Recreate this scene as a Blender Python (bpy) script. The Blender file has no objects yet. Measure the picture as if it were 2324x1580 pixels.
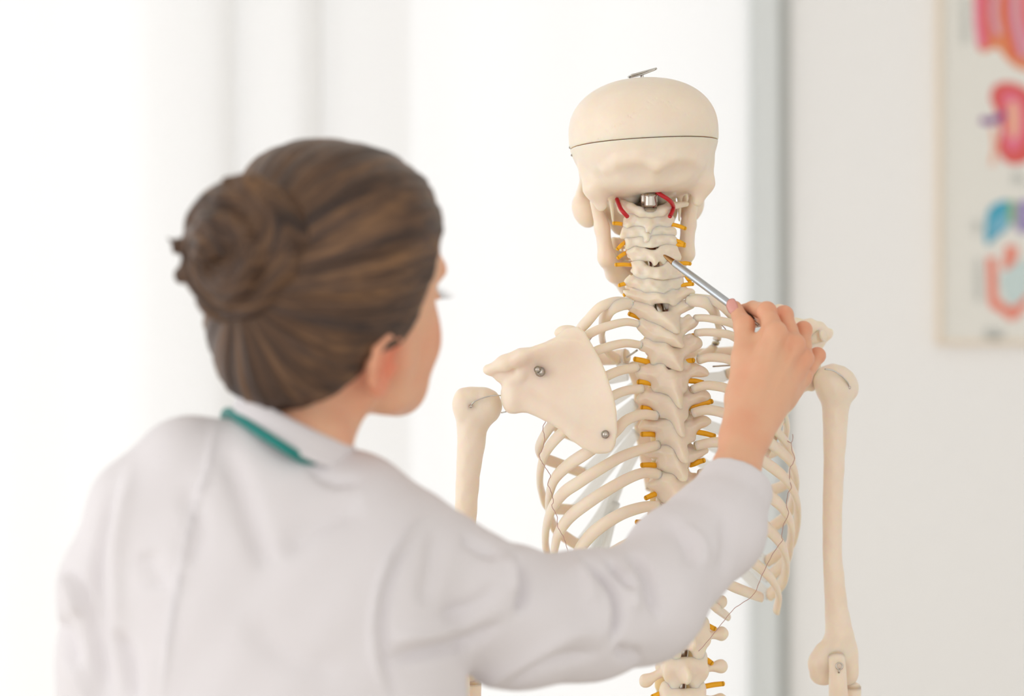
import bpy, bmesh, math, random
import numpy as np
from mathutils import Vector, Matrix

random.seed(7)
rng = np.random.default_rng(7)
scene = bpy.context.scene
C = scene.collection

# ------------------------------------------------------------------ camera, light, exposure
FPX = 5360.0                    # focal length in pixels of the 2324 x 1580 frame
CAM_Z = 1.5
cam_data = bpy.data.cameras.new('camera')
cam = bpy.data.objects.new('camera', cam_data)
C.objects.link(cam)
cam.location = (0, 0, CAM_Z)
cam.rotation_euler = (math.pi / 2, 0, 0)
cam_data.sensor_width = 36.0
cam_data.lens = 36.0 * FPX / 2324.0
cam_data.clip_start = 0.05
cam_data.dof.use_dof = True
cam_data.dof.focus_distance = 2.385
cam_data.dof.aperture_fstop = 2.4
scene.camera = cam

world = bpy.data.worlds.new('daylight')
scene.world = world
world.use_nodes = True
bg = world.node_tree.nodes['Background']
bg.inputs[0].default_value = (1.0, 0.992, 0.982, 1)
bg.inputs[1].default_value = 1.15

def area_light(name, loc, target, sx, sy, power, col):
    ld = bpy.data.lights.new(name, 'AREA')
    ld.shape = 'RECTANGLE'; ld.size = sx; ld.size_y = sy
    ld.energy = power; ld.color = col
    o = bpy.data.objects.new(name, ld); C.objects.link(o)
    o.location = loc
    d = Vector(target) - Vector(loc)
    o.rotation_euler = d.to_track_quat('-Z', 'Y').to_euler()
    return o
# daylight pushing through the curtained window behind, and the tall windows on the left
area_light('window_daylight', (-1.15, 5.6, 1.5), (-0.9, 0, 1.4), 3.6, 2.8, 2, (1.0, 0.985, 0.96))
area_light('side_window_daylight', (-2.9, 1.3, 2.0), (0.2, 2.3, 1.4), 2.2, 2.0, 12, (0.96, 0.98, 1.0))

scene.view_settings.view_transform = 'Standard'
scene.view_settings.look = 'None'
scene.view_settings.gamma = 1.0
scene.view_settings.use_curve_mapping = False
scene.view_settings.exposure = 0.25
scene.cycles.use_denoising = True
scene.cycles.max_bounces = 8
scene.cycles.diffuse_bounces = 5
scene.cycles.transparent_max_bounces = 12
scene.cycles.caustics_reflective = False
scene.cycles.caustics_refractive = False

# ------------------------------------------------------------------ helpers
def P(px, py, Y):
    """point of the place seen at that pixel at distance Y"""
    return np.array([(px - 1162.0) * Y / FPX, Y, CAM_Z - (py - 790.0) * Y / FPX])

def lin(r, g, b):
    f = lambda c: (c / 255 / 12.92) if c / 255 <= 0.04045 else ((c / 255 + 0.055) / 1.055) ** 2.4
    return (f(r), f(g), f(b), 1.0)

def rot(axis, deg):
    return np.array(Matrix.Rotation(math.radians(deg), 3, axis))

def smin(a, b, k):
    h = np.maximum(k - np.abs(a - b), 0.0) / k
    return np.minimum(a, b) - h * h * k * 0.25
def smax(a, b, k):
    return -smin(-a, -b, k)
def ell(Q, c, r, R=None):
    q = Q - np.asarray(c)
    if R is not None: q = q @ R
    r = np.asarray(r, float)
    k0 = np.sqrt(((q / r) ** 2).sum(1)); k1 = np.sqrt(((q / (r * r)) ** 2).sum(1)) + 1e-9
    return np.where(k0 < 1e-4, -r.min(), k0 * (k0 - 1.0) / k1)
def cone(Q, a, b, ra, rb):
    a = np.asarray(a, float); b = np.asarray(b, float)
    ba = b - a; pa = Q - a
    h = np.clip((pa @ ba) / max(ba @ ba, 1e-12), 0, 1)
    return np.sqrt(((pa - h[:, None] * ba) ** 2).sum(1)) - (ra + (rb - ra) * h)
def chain(Q, pts, rad, k=None):
    d = None
    for i in range(len(pts) - 1):
        e = cone(Q, pts[i], pts[i + 1], rad[i], rad[i + 1])
        d = e if d is None else (np.minimum(d, e) if k is None else smin(d, e, k))
    return d

def surface_net(f, lo, hi, step, coarse=6, smooth=1):
    """mesh of the zero level of f (numpy surface nets, evaluated only near the surface)"""
    lo = np.asarray(lo, float); hi = np.asarray(hi, float)
    nb = np.ceil((hi - lo) / (step * coarse)).astype(int) + 1
    bs = step * coarse
    gx, gy, gz = [lo[i] + (np.arange(nb[i]) + 0.5 - 0.5 / coarse) * bs for i in range(3)]
    cc = np.stack(np.meshgrid(gx, gy, gz, indexing='ij'), -1).reshape(-1, 3)
    fc = f(cc).astype(np.float32)
    act = np.abs(fc) < bs * 1.25
    V = np.repeat(np.repeat(np.repeat(np.where(fc < 0, -bs, bs).astype(np.float32).reshape(nb), coarse, 0), coarse, 1), coarse, 2)
    ids = np.argwhere(act.reshape(nb))
    o = np.stack(np.meshgrid(*[np.arange(coarse)] * 3, indexing='ij'), -1).reshape(-1, 3)
    for s in range(0, len(ids), 1500):
        g = (ids[s:s + 1500, None, :] * coarse + o[None]).reshape(-1, 3)
        V[g[:, 0], g[:, 1], g[:, 2]] = f(lo + g * step)
    S = (V < 0)
    n = np.array(V.shape)
    cnt = np.zeros(n - 1, np.int8)
    for dx in (0, 1):
        for dy in (0, 1):
            for dz in (0, 1):
                cnt += S[dx:n[0] - 1 + dx, dy:n[1] - 1 + dy, dz:n[2] - 1 + dz]
    cells = np.argwhere((cnt > 0) & (cnt < 8))
    vid = np.full(n - 1, -1, np.int32)
    vid[cells[:, 0], cells[:, 1], cells[:, 2]] = np.arange(len(cells))
    acc = np.zeros((len(cells), 3)); w = np.zeros(len(cells))
    cor = [(x, y, z) for x in (0, 1) for y in (0, 1) for z in (0, 1)]
    for a in cor:
        for b in cor:
            d = np.subtract(b, a)
            if d.min() < 0 or d.sum() != 1: continue
            va = V[cells[:, 0] + a[0], cells[:, 1] + a[1], cells[:, 2] + a[2]].astype(float)
            vb = V[cells[:, 0] + b[0], cells[:, 1] + b[1], cells[:, 2] + b[2]].astype(float)
            m = (va < 0) != (vb < 0)
            t = np.where(m, va / np.where(m, va - vb, 1), 0)
            acc += np.where(m[:, None], np.array(a) + t[:, None] * d, 0); w += m
    verts = lo + (cells + acc / w[:, None]) * step
    quads = []
    for ax in range(3):
        u, v = (ax + 1) % 3, (ax + 2) % 3
        sl0 = [slice(None)] * 3; sl1 = [slice(None)] * 3
        sl0[ax] = slice(0, n[ax] - 1); sl1[ax] = slice(1, n[ax])
        for q in (u, v):
            sl0[q] = slice(1, n[q] - 1); sl1[q] = slice(1, n[q] - 1)
        A = S[tuple(sl0)]; B = S[tuple(sl1)]
        e = np.argwhere(A != B)
        if not len(e): continue
        fl = A[e[:, 0], e[:, 1], e[:, 2]]
        off = np.zeros(3, int); off[u] = 1; off[v] = 1
        e = e + off
        def at(du, dv):
            g = e.copy(); g[:, u] += du; g[:, v] += dv
            return vid[g[:, 0], g[:, 1], g[:, 2]]
        q = np.stack([at(-1, -1), at(0, -1), at(0, 0), at(-1, 0)], 1)
        q[~fl] = q[~fl][:, ::-1]
        quads.append(q)
    quads = np.concatenate(quads)
    ed = np.concatenate([quads[:, [0, 1]], quads[:, [1, 2]], quads[:, [2, 3]], quads[:, [3, 0]]])
    for _ in range(smooth):
        sm = np.zeros_like(verts); k = np.zeros(len(verts))
        for ax in range(3):
            sm[:, ax] = np.bincount(ed[:, 0], verts[ed[:, 1], ax], len(verts)) + np.bincount(ed[:, 1], verts[ed[:, 0], ax], len(verts))
        k = np.bincount(ed[:, 0], minlength=len(verts)) + np.bincount(ed[:, 1], minlength=len(verts))
        verts = verts * 0.5 + 0.5 * sm / np.maximum(k, 1)[:, None]
    return verts, quads

def normals_of(v, q):
    fn = np.cross(v[q[:, 2]] - v[q[:, 0]], v[q[:, 3]] - v[q[:, 1]])
    N = np.zeros_like(v)
    for c in range(4):
        for ax in range(3):
            N[:, ax] += np.bincount(q[:, c], fn[:, ax], len(v))
    return N / (np.linalg.norm(N, axis=1, keepdims=True) + 1e-12)

def make_mesh(name, v, faces, attrs=None):
    me = bpy.data.meshes.new(name)
    if isinstance(faces, np.ndarray):
        v = np.asarray(v, np.float32)
        me.vertices.add(len(v)); me.vertices.foreach_set('co', v.ravel())
        me.loops.add(faces.size); me.loops.foreach_set('vertex_index', faces.astype(np.int32).ravel())
        me.polygons.add(len(faces))
        me.polygons.foreach_set('loop_start', np.arange(0, faces.size, faces.shape[1], dtype=np.int32))
        me.update(calc_edges=True); me.validate()
    else:
        me.from_pydata([tuple(map(float, p)) for p in v], [], faces); me.update()
    me.polygons.foreach_set('use_smooth', [True] * len(me.polygons))
    if attrs:
        for an, av in attrs.items():
            a = me.attributes.new(an, 'FLOAT', 'POINT'); a.data.foreach_set('value', np.asarray(av, np.float32))
    return me

def add(name, me, mat, parent=None, label=None, cat=None, group=None, kind=None):
    o = bpy.data.objects.new(name, me); C.objects.link(o)
    if me is not None and mat is not None:
        if isinstance(mat, (list, tuple)):
            for m in mat: me.materials.append(m)
        else: me.materials.append(mat)
    if parent is not None: o.parent = parent
    if label: o['label'] = label
    if cat: o['category'] = cat
    if group: o['group'] = group
    if kind: o['kind'] = kind
    return o

def sdf_obj(name, f, lo, hi, step, mat, parent=None, label=None, smooth=1, post=None, attrs=None, coarse=6):
    v, q = surface_net(f, lo, hi, step, coarse, smooth)
    if post is not None: v = post(v, q)
    return add(name, make_mesh(name, v, q, attrs(v) if attrs else None), mat, parent, label)

def spline(pts, n):
    """centripetal-ish Catmull-Rom resampled to n points"""
    p = np.asarray(pts, float)
    if len(p) == 2: return p[0] + np.linspace(0, 1, n)[:, None] * (p[1] - p[0])
    e = np.vstack([2 * p[0] - p[1], p, 2 * p[-1] - p[-2]])
    out = []
    for i in range(len(p) - 1):
        t = np.linspace(0, 1, 24, endpoint=(i == len(p) - 2))[:, None]
        a, b, c, d = e[i:i + 4]
        out.append(0.5 * (2 * b + (c - a) * t + (2 * a - 5 * b + 4 * c - d) * t ** 2 + (3 * b - a - 3 * c + d) * t ** 3))
    q = np.vstack(out)
    s = np.r_[0, np.cumsum(np.linalg.norm(np.diff(q, axis=0), axis=1))]
    u = np.linspace(0, s[-1], n)
    return np.stack([np.interp(u, s, q[:, k]) for k in range(q.shape[1])], 1)

def sweep(pts, ra, rb=None, up=None, seg=12, ends=0.35, n=None, closed=False):
    """tube with elliptical section along pts (ra along the direction 'up' projects to, rb across)"""
    pts = np.asarray(pts, float) if n is None else spline(pts, n)
    m = len(pts)
    ra = np.interp(np.linspace(0, 1, m), np.linspace(0, 1, len(np.atleast_1d(ra))), np.atleast_1d(ra))
    rb = ra if rb is None else np.interp(np.linspace(0, 1, m), np.linspace(0, 1, len(np.atleast_1d(rb))), np.atleast_1d(rb))
    T = np.gradient(pts, axis=0)
    if closed:
        T = np.roll(pts, -1, 0) - np.roll(pts, 1, 0)
    T /= np.linalg.norm(T, axis=1, keepdims=True) + 1e-12
    v = []; f = []
    prev = None
    for i in range(m):
        if callable(up): u = np.asarray(up(pts[i], T[i]), float)
        elif up is not None: u = np.asarray(up, float)
        else: u = prev if prev is not None else (np.array([0, 0, 1.0]) if abs(T[i][2]) < 0.9 else np.array([1.0, 0, 0]))
        u = u - T[i] * (u @ T[i]); u /= np.linalg.norm(u) + 1e-12
        prev = u
        w = np.cross(T[i], u)
        for k in range(seg):
            a = 2 * math.pi * k / seg
            v.append(pts[i] + u * ra[i] * math.cos(a) + w * rb[i] * math.sin(a))
    for i in range(m if closed else m - 1):
        j = (i + 1) % m
        for k in range(seg):
            f.append((i * seg + k, i * seg + (k + 1) % seg, j * seg + (k + 1) % seg, j * seg + k))
    if not closed:
        for (i, s) in ((0, -1), (m - 1, 1)):
            base = list(range(i * seg, i * seg + seg))
            r = min(ra[i], rb[i])
            for fr, ofs in ((0.8, 0.6), (0.45, 0.9)):
                st = len(v)
                for k in range(seg):
                    v.append(pts[i] + (v[i * seg + k] - pts[i]) * fr + T[i] * s * r * ofs * ends / 0.6)
                for k in range(seg):
                    q = (base[k], base[(k + 1) % seg], st + (k + 1) % seg, st + k)
                    f.append(q if s < 0 else q[::-1])
                base = list(range(st, st + seg))
            f.append(tuple(base) if s < 0 else tuple(base[::-1]))
    f = [tuple(reversed(q)) for q in f]
    return v, f

def tube_obj(name, pts, r, mat, parent=None, label=None, n=None, rb=None, up=None, seg=10, **kw):
    v, f = sweep(pts, r, rb, up, seg, n=n)
    return add(name, make_mesh(name, v, f), mat, parent, label, **kw)

def box_mesh(name, lo, hi, bevel=0.0, segs=2):
    bm = bmesh.new()
    bmesh.ops.create_cube(bm, size=1)
    for q in bm.verts:
        q.co = Vector([lo[i] + (q.co[i] + 0.5) * (hi[i] - lo[i]) for i in range(3)])
    if bevel: bmesh.ops.bevel(bm, geom=list(bm.edges), offset=bevel, segments=segs, affect='EDGES', profile=0.5)
    me = bpy.data.meshes.new(name); bm.to_mesh(me); bm.free()
    return me

# ------------------------------------------------------------------ materials
def material(name, col, rough=0.5, metal=0.0, sss=0.0, sss_rad=(1, 0.5, 0.25), sss_scale=0.01, spec=0.5,
             noise=None, bump=None, sheen=0.0):
    """noise = (scale, other colour, amount); bump = (scale, strength, distance)"""
    m = bpy.data.materials.new(name); m.use_nodes = True
    nt = m.node_tree; b = nt.nodes['Principled BSDF']
    b.inputs['Base Color'].default_value = col
    b.inputs['Roughness'].default_value = rough
    b.inputs['Metallic'].default_value = metal
    b.inputs['Specular IOR Level'].default_value = spec
    if sss:
        b.inputs['Subsurface Weight'].default_value = sss
        b.inputs['Subsurface Radius'].default_value = sss_rad
        b.inputs['Subsurface Scale'].default_value = sss_scale
    if sheen: b.inputs['Sheen Weight'].default_value = sheen
    tc = nt.nodes.new('ShaderNodeTexCoord')
    if noise:
        nz = nt.nodes.new('ShaderNodeTexNoise'); nz.inputs['Scale'].default_value = noise[0]; nz.inputs['Detail'].default_value = 4
        mx = nt.nodes.new('ShaderNodeMix'); mx.data_type = 'RGBA'
        mr = nt.nodes.new('ShaderNodeMapRange')
        mr.inputs['From Min'].default_value = 0.4; mr.inputs['From Max'].default_value = 0.7; mr.inputs['To Max'].default_value = noise[2]
        nt.links.new(tc.outputs['Object'], nz.inputs['Vector'])
        nt.links.new(nz.outputs['Fac'], mr.inputs['Value']); nt.links.new(mr.outputs['Result'], mx.inputs['Factor'])
        mx.inputs['A'].default_value = col; mx.inputs['B'].default_value = noise[1]
        nt.links.new(mx.outputs['Result'], b.inputs['Base Color'])
    if bump:
        nb = nt.nodes.new('ShaderNodeTexNoise'); nb.inputs['Scale'].default_value = bump[0]; nb.inputs['Detail'].default_value = 5
        bp = nt.nodes.new('ShaderNodeBump'); bp.inputs['Strength'].default_value = bump[1]; bp.inputs['Distance'].default_value = bump[2]
        nt.links.new(tc.outputs['Object'], nb.inputs['Vector']); nt.links.new(nb.outputs['Fac'], bp.inputs['Height'])
        nt.links.new(bp.outputs['Normal'], b.inputs['Normal'])
    return m

M = {}
M['bone'] = material('bone_plastic', lin(243, 229, 212), 0.33, sss=0.75, sss_rad=(1.0, 0.52, 0.20), sss_scale=0.009, spec=0.45,
                     noise=(40, lin(239, 222, 202), 0.6), bump=(260, 0.10, 0.0012))
M['cartilage'] = material('cartilage_plastic', lin(250, 252, 251), 0.25)
_n = M['cartilage'].node_tree; _o = _n.nodes['Material Output']; _p = _n.nodes['Principled BSDF']
_t = _n.nodes.new('ShaderNodeBsdfTransparent'); _l = _n.nodes.new('ShaderNodeBsdfTranslucent'); _l.inputs[0].default_value = (0.97, 0.98, 0.975, 1)
_m1 = _n.nodes.new('ShaderNodeMixShader'); _m2 = _n.nodes.new('ShaderNodeMixShader'); _m1.inputs[0].default_value = 0.5; _m2.inputs[0].default_value = 0.35
_n.links.new(_p.outputs[0], _m1.inputs[1]); _n.links.new(_l.outputs[0], _m1.inputs[2]); _n.links.new(_m1.outputs[0], _m2.inputs[1]); _n.links.new(_t.outputs[0], _m2.inputs[2])
_n.links.new(_m2.outputs[0], _o.inputs['Surface'])
M['disc'] = material('disc_plastic', lin(236, 208, 150), 0.35, sss=0.5, sss_rad=(1, 0.7, 0.3), sss_scale=0.008)
M['nerve'] = material('nerve_plastic', (1.0, 0.50, 0.010, 1), 0.38, sss=0.6, sss_rad=(1, 0.6, 0.05), sss_scale=0.006)
_n = M['nerve'].node_tree; _p = _n.nodes['Principled BSDF']; _p.inputs['Subsurface Weight'].default_value = 0
_l = _n.nodes.new('ShaderNodeBsdfTranslucent'); _l.inputs[0].default_value = (1.0, 0.55, 0.02, 1); _m1 = _n.nodes.new('ShaderNodeMixShader'); _m1.inputs[0].default_value = 0.1
_n.links.new(_p.outputs[0], _m1.inputs[1]); _n.links.new(_l.outputs[0], _m1.inputs[2]); _n.links.new(_m1.outputs[0], _n.nodes['Material Output'].inputs['Surface'])
M['artery'] = material('artery_plastic', lin(196, 28, 40), 0.35)
M['steel'] = material('steel', lin(205, 203, 198), 0.22, 1.0)
M['dark_steel'] = material('worn_steel', lin(196, 188, 178), 0.22, 1.0)
M['thread'] = material('thread', lin(186, 146, 138), 0.8)
M['skin'] = material('skin', lin(232, 178, 146), 0.45, sss=0.25, sss_rad=(1.0, 0.35, 0.18), sss_scale=0.005, spec=0.4)
M['coat'] = material('coat_cotton', lin(227, 223, 226), 0.85, spec=0.2, bump=(900, 0.05, 0.0005))
M['cord'] = material('teal_rubber', lin(0, 124, 118), 0.5)
M['pen'] = material('pen_aluminium', lin(190, 196, 203), 0.28, 1.0)
M['pen_tip'] = material('pen_brass', lin(178, 138, 92), 0.22, 1.0)
M['wall'] = material('wall_paint', lin(250, 250, 250), 0.9, spec=0.2, bump=(60, 0.05, 0.002))
M['ceiling'] = material('ceiling_paint', lin(246, 245, 242), 0.9)
M['floor'] = material('floor_vinyl', lin(214, 206, 194), 0.5, noise=(6, lin(203, 194, 180), 0.6))
M['frame'] = material('window_post_paint', lin(226, 231, 232), 0.55)
M['frame_dark'] = material('post_dark_grey', lin(196, 199, 197), 0.6)
# ------------------------------------------------------------------ the room
YW = 4.36
def struct(name, lo, hi, mat, bevel=0.0, parent=None):
    return add(name, box_mesh(name, lo, hi, bevel), mat, parent, kind=None if parent else 'structure')
struct('floor', (-3.4, -1.6, -0.06), (2.3, 4.6, 0.0), M['floor'])
struct('ceiling', (-3.4, -1.6, 2.75), (2.3, 4.6, 2.81), M['ceiling'])
struct('wall_back', (0.512, YW, 0.0), (2.3, YW + 0.12, 2.75), M['wall'])
struct('wall_right', (2.2, -1.6, 0.0), (2.32, YW, 2.75), M['wall'])
struct('baseboard_back', (0.512, YW - 0.015, 0.0), (2.2, YW, 0.08), M['frame'], 0.003)
struct('trim_1', (0.4335, YW - 0.03, 0.0), (0.491, YW + 0.12, 2.75), M['frame'], 0.006)
struct('trim_2', (0.491, YW - 0.012, 0.0), (0.512, YW + 0.12, 2.75), M['frame_dark'], 0.003)  # darker grey strip between the post and the wall

glass = bpy.data.materials.new('window_glass'); glass.use_nodes = True
nt = glass.node_tree; nt.nodes.remove(nt.nodes['Principled BSDF'])
g1 = nt.nodes.new('ShaderNodeBsdfTransparent'); g2 = nt.nodes.new('ShaderNodeBsdfGlossy'); gm = nt.nodes.new('ShaderNodeMixShader')
g2.inputs['Roughness'].default_value = 0.02; gm.inputs[0].default_value = 0.06
nt.links.new(g1.outputs[0], gm.inputs[1]); nt.links.new(g2.outputs[0], gm.inputs[2])
nt.links.new(gm.outputs[0], nt.nodes['Material Output'].inputs['Surface'])
M['glass'] = glass
win = add('window_1', None, None); win.location = (-1.4, YW + 0.09, 0); win['kind'] = 'structure'
def win_part(name, lo, hi, mat):
    o = add(name, box_mesh(name, lo, hi, 0.004 if mat is not M['glass'] else 0), mat, win)
    o.matrix_parent_inverse = Matrix.Translation(win.location).inverted(); return o
win_part('glass_pane', (-3.2, YW + 0.085, 0.05), (0.433, YW + 0.092, 2.7), M['glass'])
for x in (-3.2, -1.95):
    win_part('window_frame', (x, YW + 0.06, 0.05), (x + 0.06, YW + 0.12, 2.7), M['frame'])
win_part('window_frame', (-3.2, YW + 0.06, 0.0), (0.433, YW + 0.12, 0.05), M['frame'])
win_part('window_frame', (-3.2, YW + 0.06, 2.7), (0.433, YW + 0.12, 2.75), M['frame'])

def sheer(name, T, L, D):
    m = bpy.data.materials.new(name); m.use_nodes = True
    nt = m.node_tree; nt.nodes.remove(nt.nodes['Principled BSDF'])
    tr = nt.nodes.new('ShaderNodeBsdfTransparent'); tl = nt.nodes.new('ShaderNodeBsdfTranslucent'); df = nt.nodes.new('ShaderNodeBsdfDiffuse')
    tl.inputs[0].default_value = (0.97, 0.97, 0.97, 1); df.inputs[0].default_value = (0.93, 0.93, 0.93, 1)
    a = nt.nodes.new('ShaderNodeMixShader'); b = nt.nodes.new('ShaderNodeMixShader')
    a.inputs[0].default_value = D / (L + D); b.inputs[0].default_value = 1 - T
    # woven threads: a fine procedural weave varies how open the cloth is
    wv = nt.nodes.new('ShaderNodeTexWave'); wv.inputs['Scale'].default_value = 320; wv.bands_direction = 'X'
    tc = nt.nodes.new('ShaderNodeTexCoord'); mr = nt.nodes.new('ShaderNodeMapRange')
    mr.inputs['To Min'].default_value = 1 - T - 0.06; mr.inputs['To Max'].default_value = 1 - T + 0.06
    nt.links.new(tc.outputs['Object'], wv.inputs['Vector']); nt.links.new(wv.outputs['Fac'], mr.inputs['Value']); nt.links.new(mr.outputs[0], b.inputs[0])
    nt.links.new(tl.outputs[0], a.inputs[1]); nt.links.new(df.outputs[0], a.inputs[2])
    nt.links.new(tr.outputs[0], b.inputs[1]); nt.links.new(a.outputs[0], b.inputs[2])
    nt.links.new(b.outputs[0], nt.nodes['Material Output'].inputs['Surface'])
    return m
M['sheer'] = sheer('sheer_curtain', 0.10, 0.42, 0.36)
def curtain(plan, label):
    pl = spline(plan, 260)
    zs = np.linspace(0.02, 2.72, 14)
    v = []; f = []
    for j, z in enumerate(zs):
        for i in range(len(pl)):
            v.append((pl[i][0], pl[i][1] + 0.004 * math.sin(z * 2.1 + i * 0.11), z))
    n = len(pl)
    for j in range(len(zs) - 1):
        for i in range(n - 1): f.append((j * n + i, j * n + i + 1, (j + 1) * n + i + 1, (j + 1) * n + i))
    o = add('sheer_curtain', make_mesh('sheer_curtain', v, f), M['sheer'], None, label, 'curtain')
    return o
X = lambda px, Y=4.3: (px - 1162) * Y / FPX
planA = [(X(-1500), 4.24), (X(-1250), 4.29), (X(-1000), 4.24), (X(-760), 4.29), (X(-500), 4.24), (X(-250), 4.28), (X(0), 4.235), (X(200), 4.265), (X(400), 4.24), (X(500), 4.23), (X(546), 4.235), (X(525), 4.252), (X(500), 4.255),
         (X(560), 4.262), (X(660), 4.24), (X(738), 4.232), (X(718), 4.25), (X(690), 4.255), (X(760), 4.262), (X(850), 4.245), (X(935), 4.24)]
planB = [(X(330), 4.31), (X(390), 4.30), (X(600), 4.325), (X(800), 4.30), (X(1000), 4.32), (X(1180), 4.30), (X(1360), 4.32), (X(1540), 4.30), (X(1700), 4.315)]
curtain(planA, 'white sheer curtain with pleats hanging behind the person, left of the other curtain')
curtain(planB, 'white sheer curtain hanging flat behind the skull, beside the grey window post')

# ------------------------------------------------------------------ framed poster on the wall
M['paper'] = material('poster_paper', lin(238, 237, 231), 0.6)
M['poster_frame'] = material('poster_frame_wood', lin(244, 230, 212), 0.5)
M['ink_grey'] = material('ink_grey', lin(196, 200, 197), 0.7)
YP = YW - 0.012
def pw(px, py, d=0.0):
    p = P(px, py, YP - d); return p
poster = add('wall_poster', None, None, label='framed medical chart of colourful organ drawings hanging on the right wall', cat='poster')
pc = P(2330, 380, YP); poster.location = pc
def pp(name, me, mat, label=None, parent=None):
    o = add(name, me, mat, parent or poster, label)
    if parent is None: o.matrix_parent_inverse = Matrix.Translation(poster.location).inverted()
    return o
x0, z1 = pw(2136, -560)[0], pw(2136, -560)[2]
x1, z0 = pw(2760, 772)[0], pw(2760, 772)[2]
pp('paper_sheet', box_mesh('paper_sheet', (x0, YP - 0.004, z0), (x1, YP + 0.004, z1), 0), M['paper'])
fw = 0.009
for lo, hi in (((x0 - fw, YP - 0.012, z0 - fw), (x0, YP + 0.010, z1 + fw)), ((x1, YP - 0.012, z0 - fw), (x1 + fw, YP + 0.010, z1 + fw)),
               ((x0, YP - 0.012, z0 - fw), (x1, YP + 0.010, z0)), ((x0, YP - 0.012, z1), (x1, YP + 0.010, z1 + fw))):
    pp('frame_bar', box_mesh('frame_bar', lo, hi, 0.002), M['poster_frame'])
def ink(name, col):
    if name not in M: M[name] = material(name, col, 0.6)
    return M[name]
LAY = [0]
def blot(name, pts, mat, label=None, smooth=True, parent=None):
    """a printed patch: closed outline through pixel points on the sheet, as a thin film of ink"""
    LAY[0] += 1
    d = 0.0045 + 0.00012 * LAY[0]
    q = np.array([pw(a, b, d) for a, b in pts])
    if smooth: q = spline(np.vstack([q, q[:1]]), 48)[:-1]
    bm = bmesh.new(); vs = [bm.verts.new((p[0], YP - d, p[2])) for p in q]
    fc = bm.faces.new(vs)
    r = bmesh.ops.extrude_face_region(bm, geom=[fc]); bmesh.ops.translate(bm, vec=(0, d - 0.0042, 0), verts=[g for g in r['geom'] if isinstance(g, bmesh.types.BMVert)])
    bmesh.ops.triangulate(bm, faces=bm.faces[:]); bmesh.ops.recalc_face_normals(bm, faces=bm.faces[:])
    me = bpy.data.meshes.new(name); bm.to_mesh(me); bm.free()
    return pp(name, me, mat, label, parent)
def stroke(px, w, n=30):
    q = spline([(a, b) for a, b in px], n); t = np.gradient(q, axis=0); t /= np.linalg.norm(t, axis=1, keepdims=True)
    nn = np.stack([-t[:, 1], t[:, 0]], 1); return [tuple(p) for p in np.vstack([q + nn * w / 2, (q - nn * w / 2)[::-1]])]
RED, PINK, ORANGE, MAUVE = ink('ink_red', lin(226, 96, 92)), ink('ink_pink', lin(236, 120, 150)), ink('ink_orange', lin(232, 138, 92)), ink('ink_mauve', lin(222, 168, 190))
PURPLE, BLUE, SKY, GREEN = ink('ink_purple', lin(136, 72, 148)), ink('ink_blue', lin(70, 170, 200)), ink('ink_sky', lin(130, 188, 214)), ink('ink_green', lin(150, 190, 130))
PEACH, LILAC, TEALP, SALMON = ink('ink_peach', lin(244, 184, 158)), ink('ink_lilac', lin(164, 152, 196)), ink('ink_pale_teal', lin(206, 224, 224)), ink('ink_salmon', lin(240, 142, 122))
# bowel drawing at the top
blot('bowel_drawing', [(2212, -60), (2210, 10), (2216, 60), (2218, 108), (2238, 120), (2262, 106), (2290, 140), (2330, 160), (2420, 150), (2440, 0), (2400, -90), (2300, -110)], ORANGE, 'orange and pink striped bowel drawing')
for s, w, mt in ((([(2226, -40), (2222, 40), (2230, 108)]), 22, PINK), (([(2262, -40), (2256, 30), (2266, 80)]), 16, MAUVE), (([(2284, -60), (2286, 30), (2310, 130)]), 14, RED),
                 (([(2306, -60), (2304, 40), (2326, 130)]), 18, MAUVE), (([(2330, -60), (2330, 60), (2350, 140)]), 16, PINK), (([(2240, -60), (2243, 20), (2247, 90)]), 9, RED)):
    blot('bowel_stripe', stroke(s, w), mt, smooth=False)
# kidney drawing
blot('kidney_drawing', [(2247, 222), (2256, 196), (2284, 186), (2320, 196), (2360, 230), (2370, 290), (2350, 350), (2316, 372), (2284, 368), (2264, 336), (2272, 296), (2262, 258)], RED, 'red and pink kidney drawing')
blot('kidney_core', [(2272, 216), (2296, 208), (2318, 226), (2330, 280), (2316, 330), (2292, 344), (2280, 310), (2284, 270)], PINK)
blot('kidney_core', [(2288, 236), (2304, 228), (2314, 260), (2310, 306), (2296, 316), (2288, 280)], PEACH)
blot('vessel_drawing', stroke([(2227, 270), (2240, 276), (2264, 270), (2280, 256)], 15), PURPLE, smooth=False)
blot('vessel_drawing', stroke([(2254, 290), (2258, 330), (2252, 376)], 9), PEACH, smooth=False)
# lobed drawing in blue, green and lilac
blot('lobe_drawing', [(2238, 500), (2246, 474), (2268, 458), (2292, 458), (2296, 490), (2284, 520), (2262, 538), (2240, 556), (2236, 530)], BLUE, 'blue lobe drawing')
blot('lobe_drawing', [(2250, 510), (2270, 490), (2288, 484), (2286, 508), (2262, 528), (2246, 540)], SKY)
blot('lobe_drawing', [(2290, 458), (2304, 458), (2304, 500), (2296, 510), (2288, 494)], GREEN, 'green lobe drawing')
blot('lobe_drawing', [(2304, 460), (2340, 456), (2350, 510), (2324, 530), (2306, 516)], LILAC, 'lilac lobe drawing')
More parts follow.
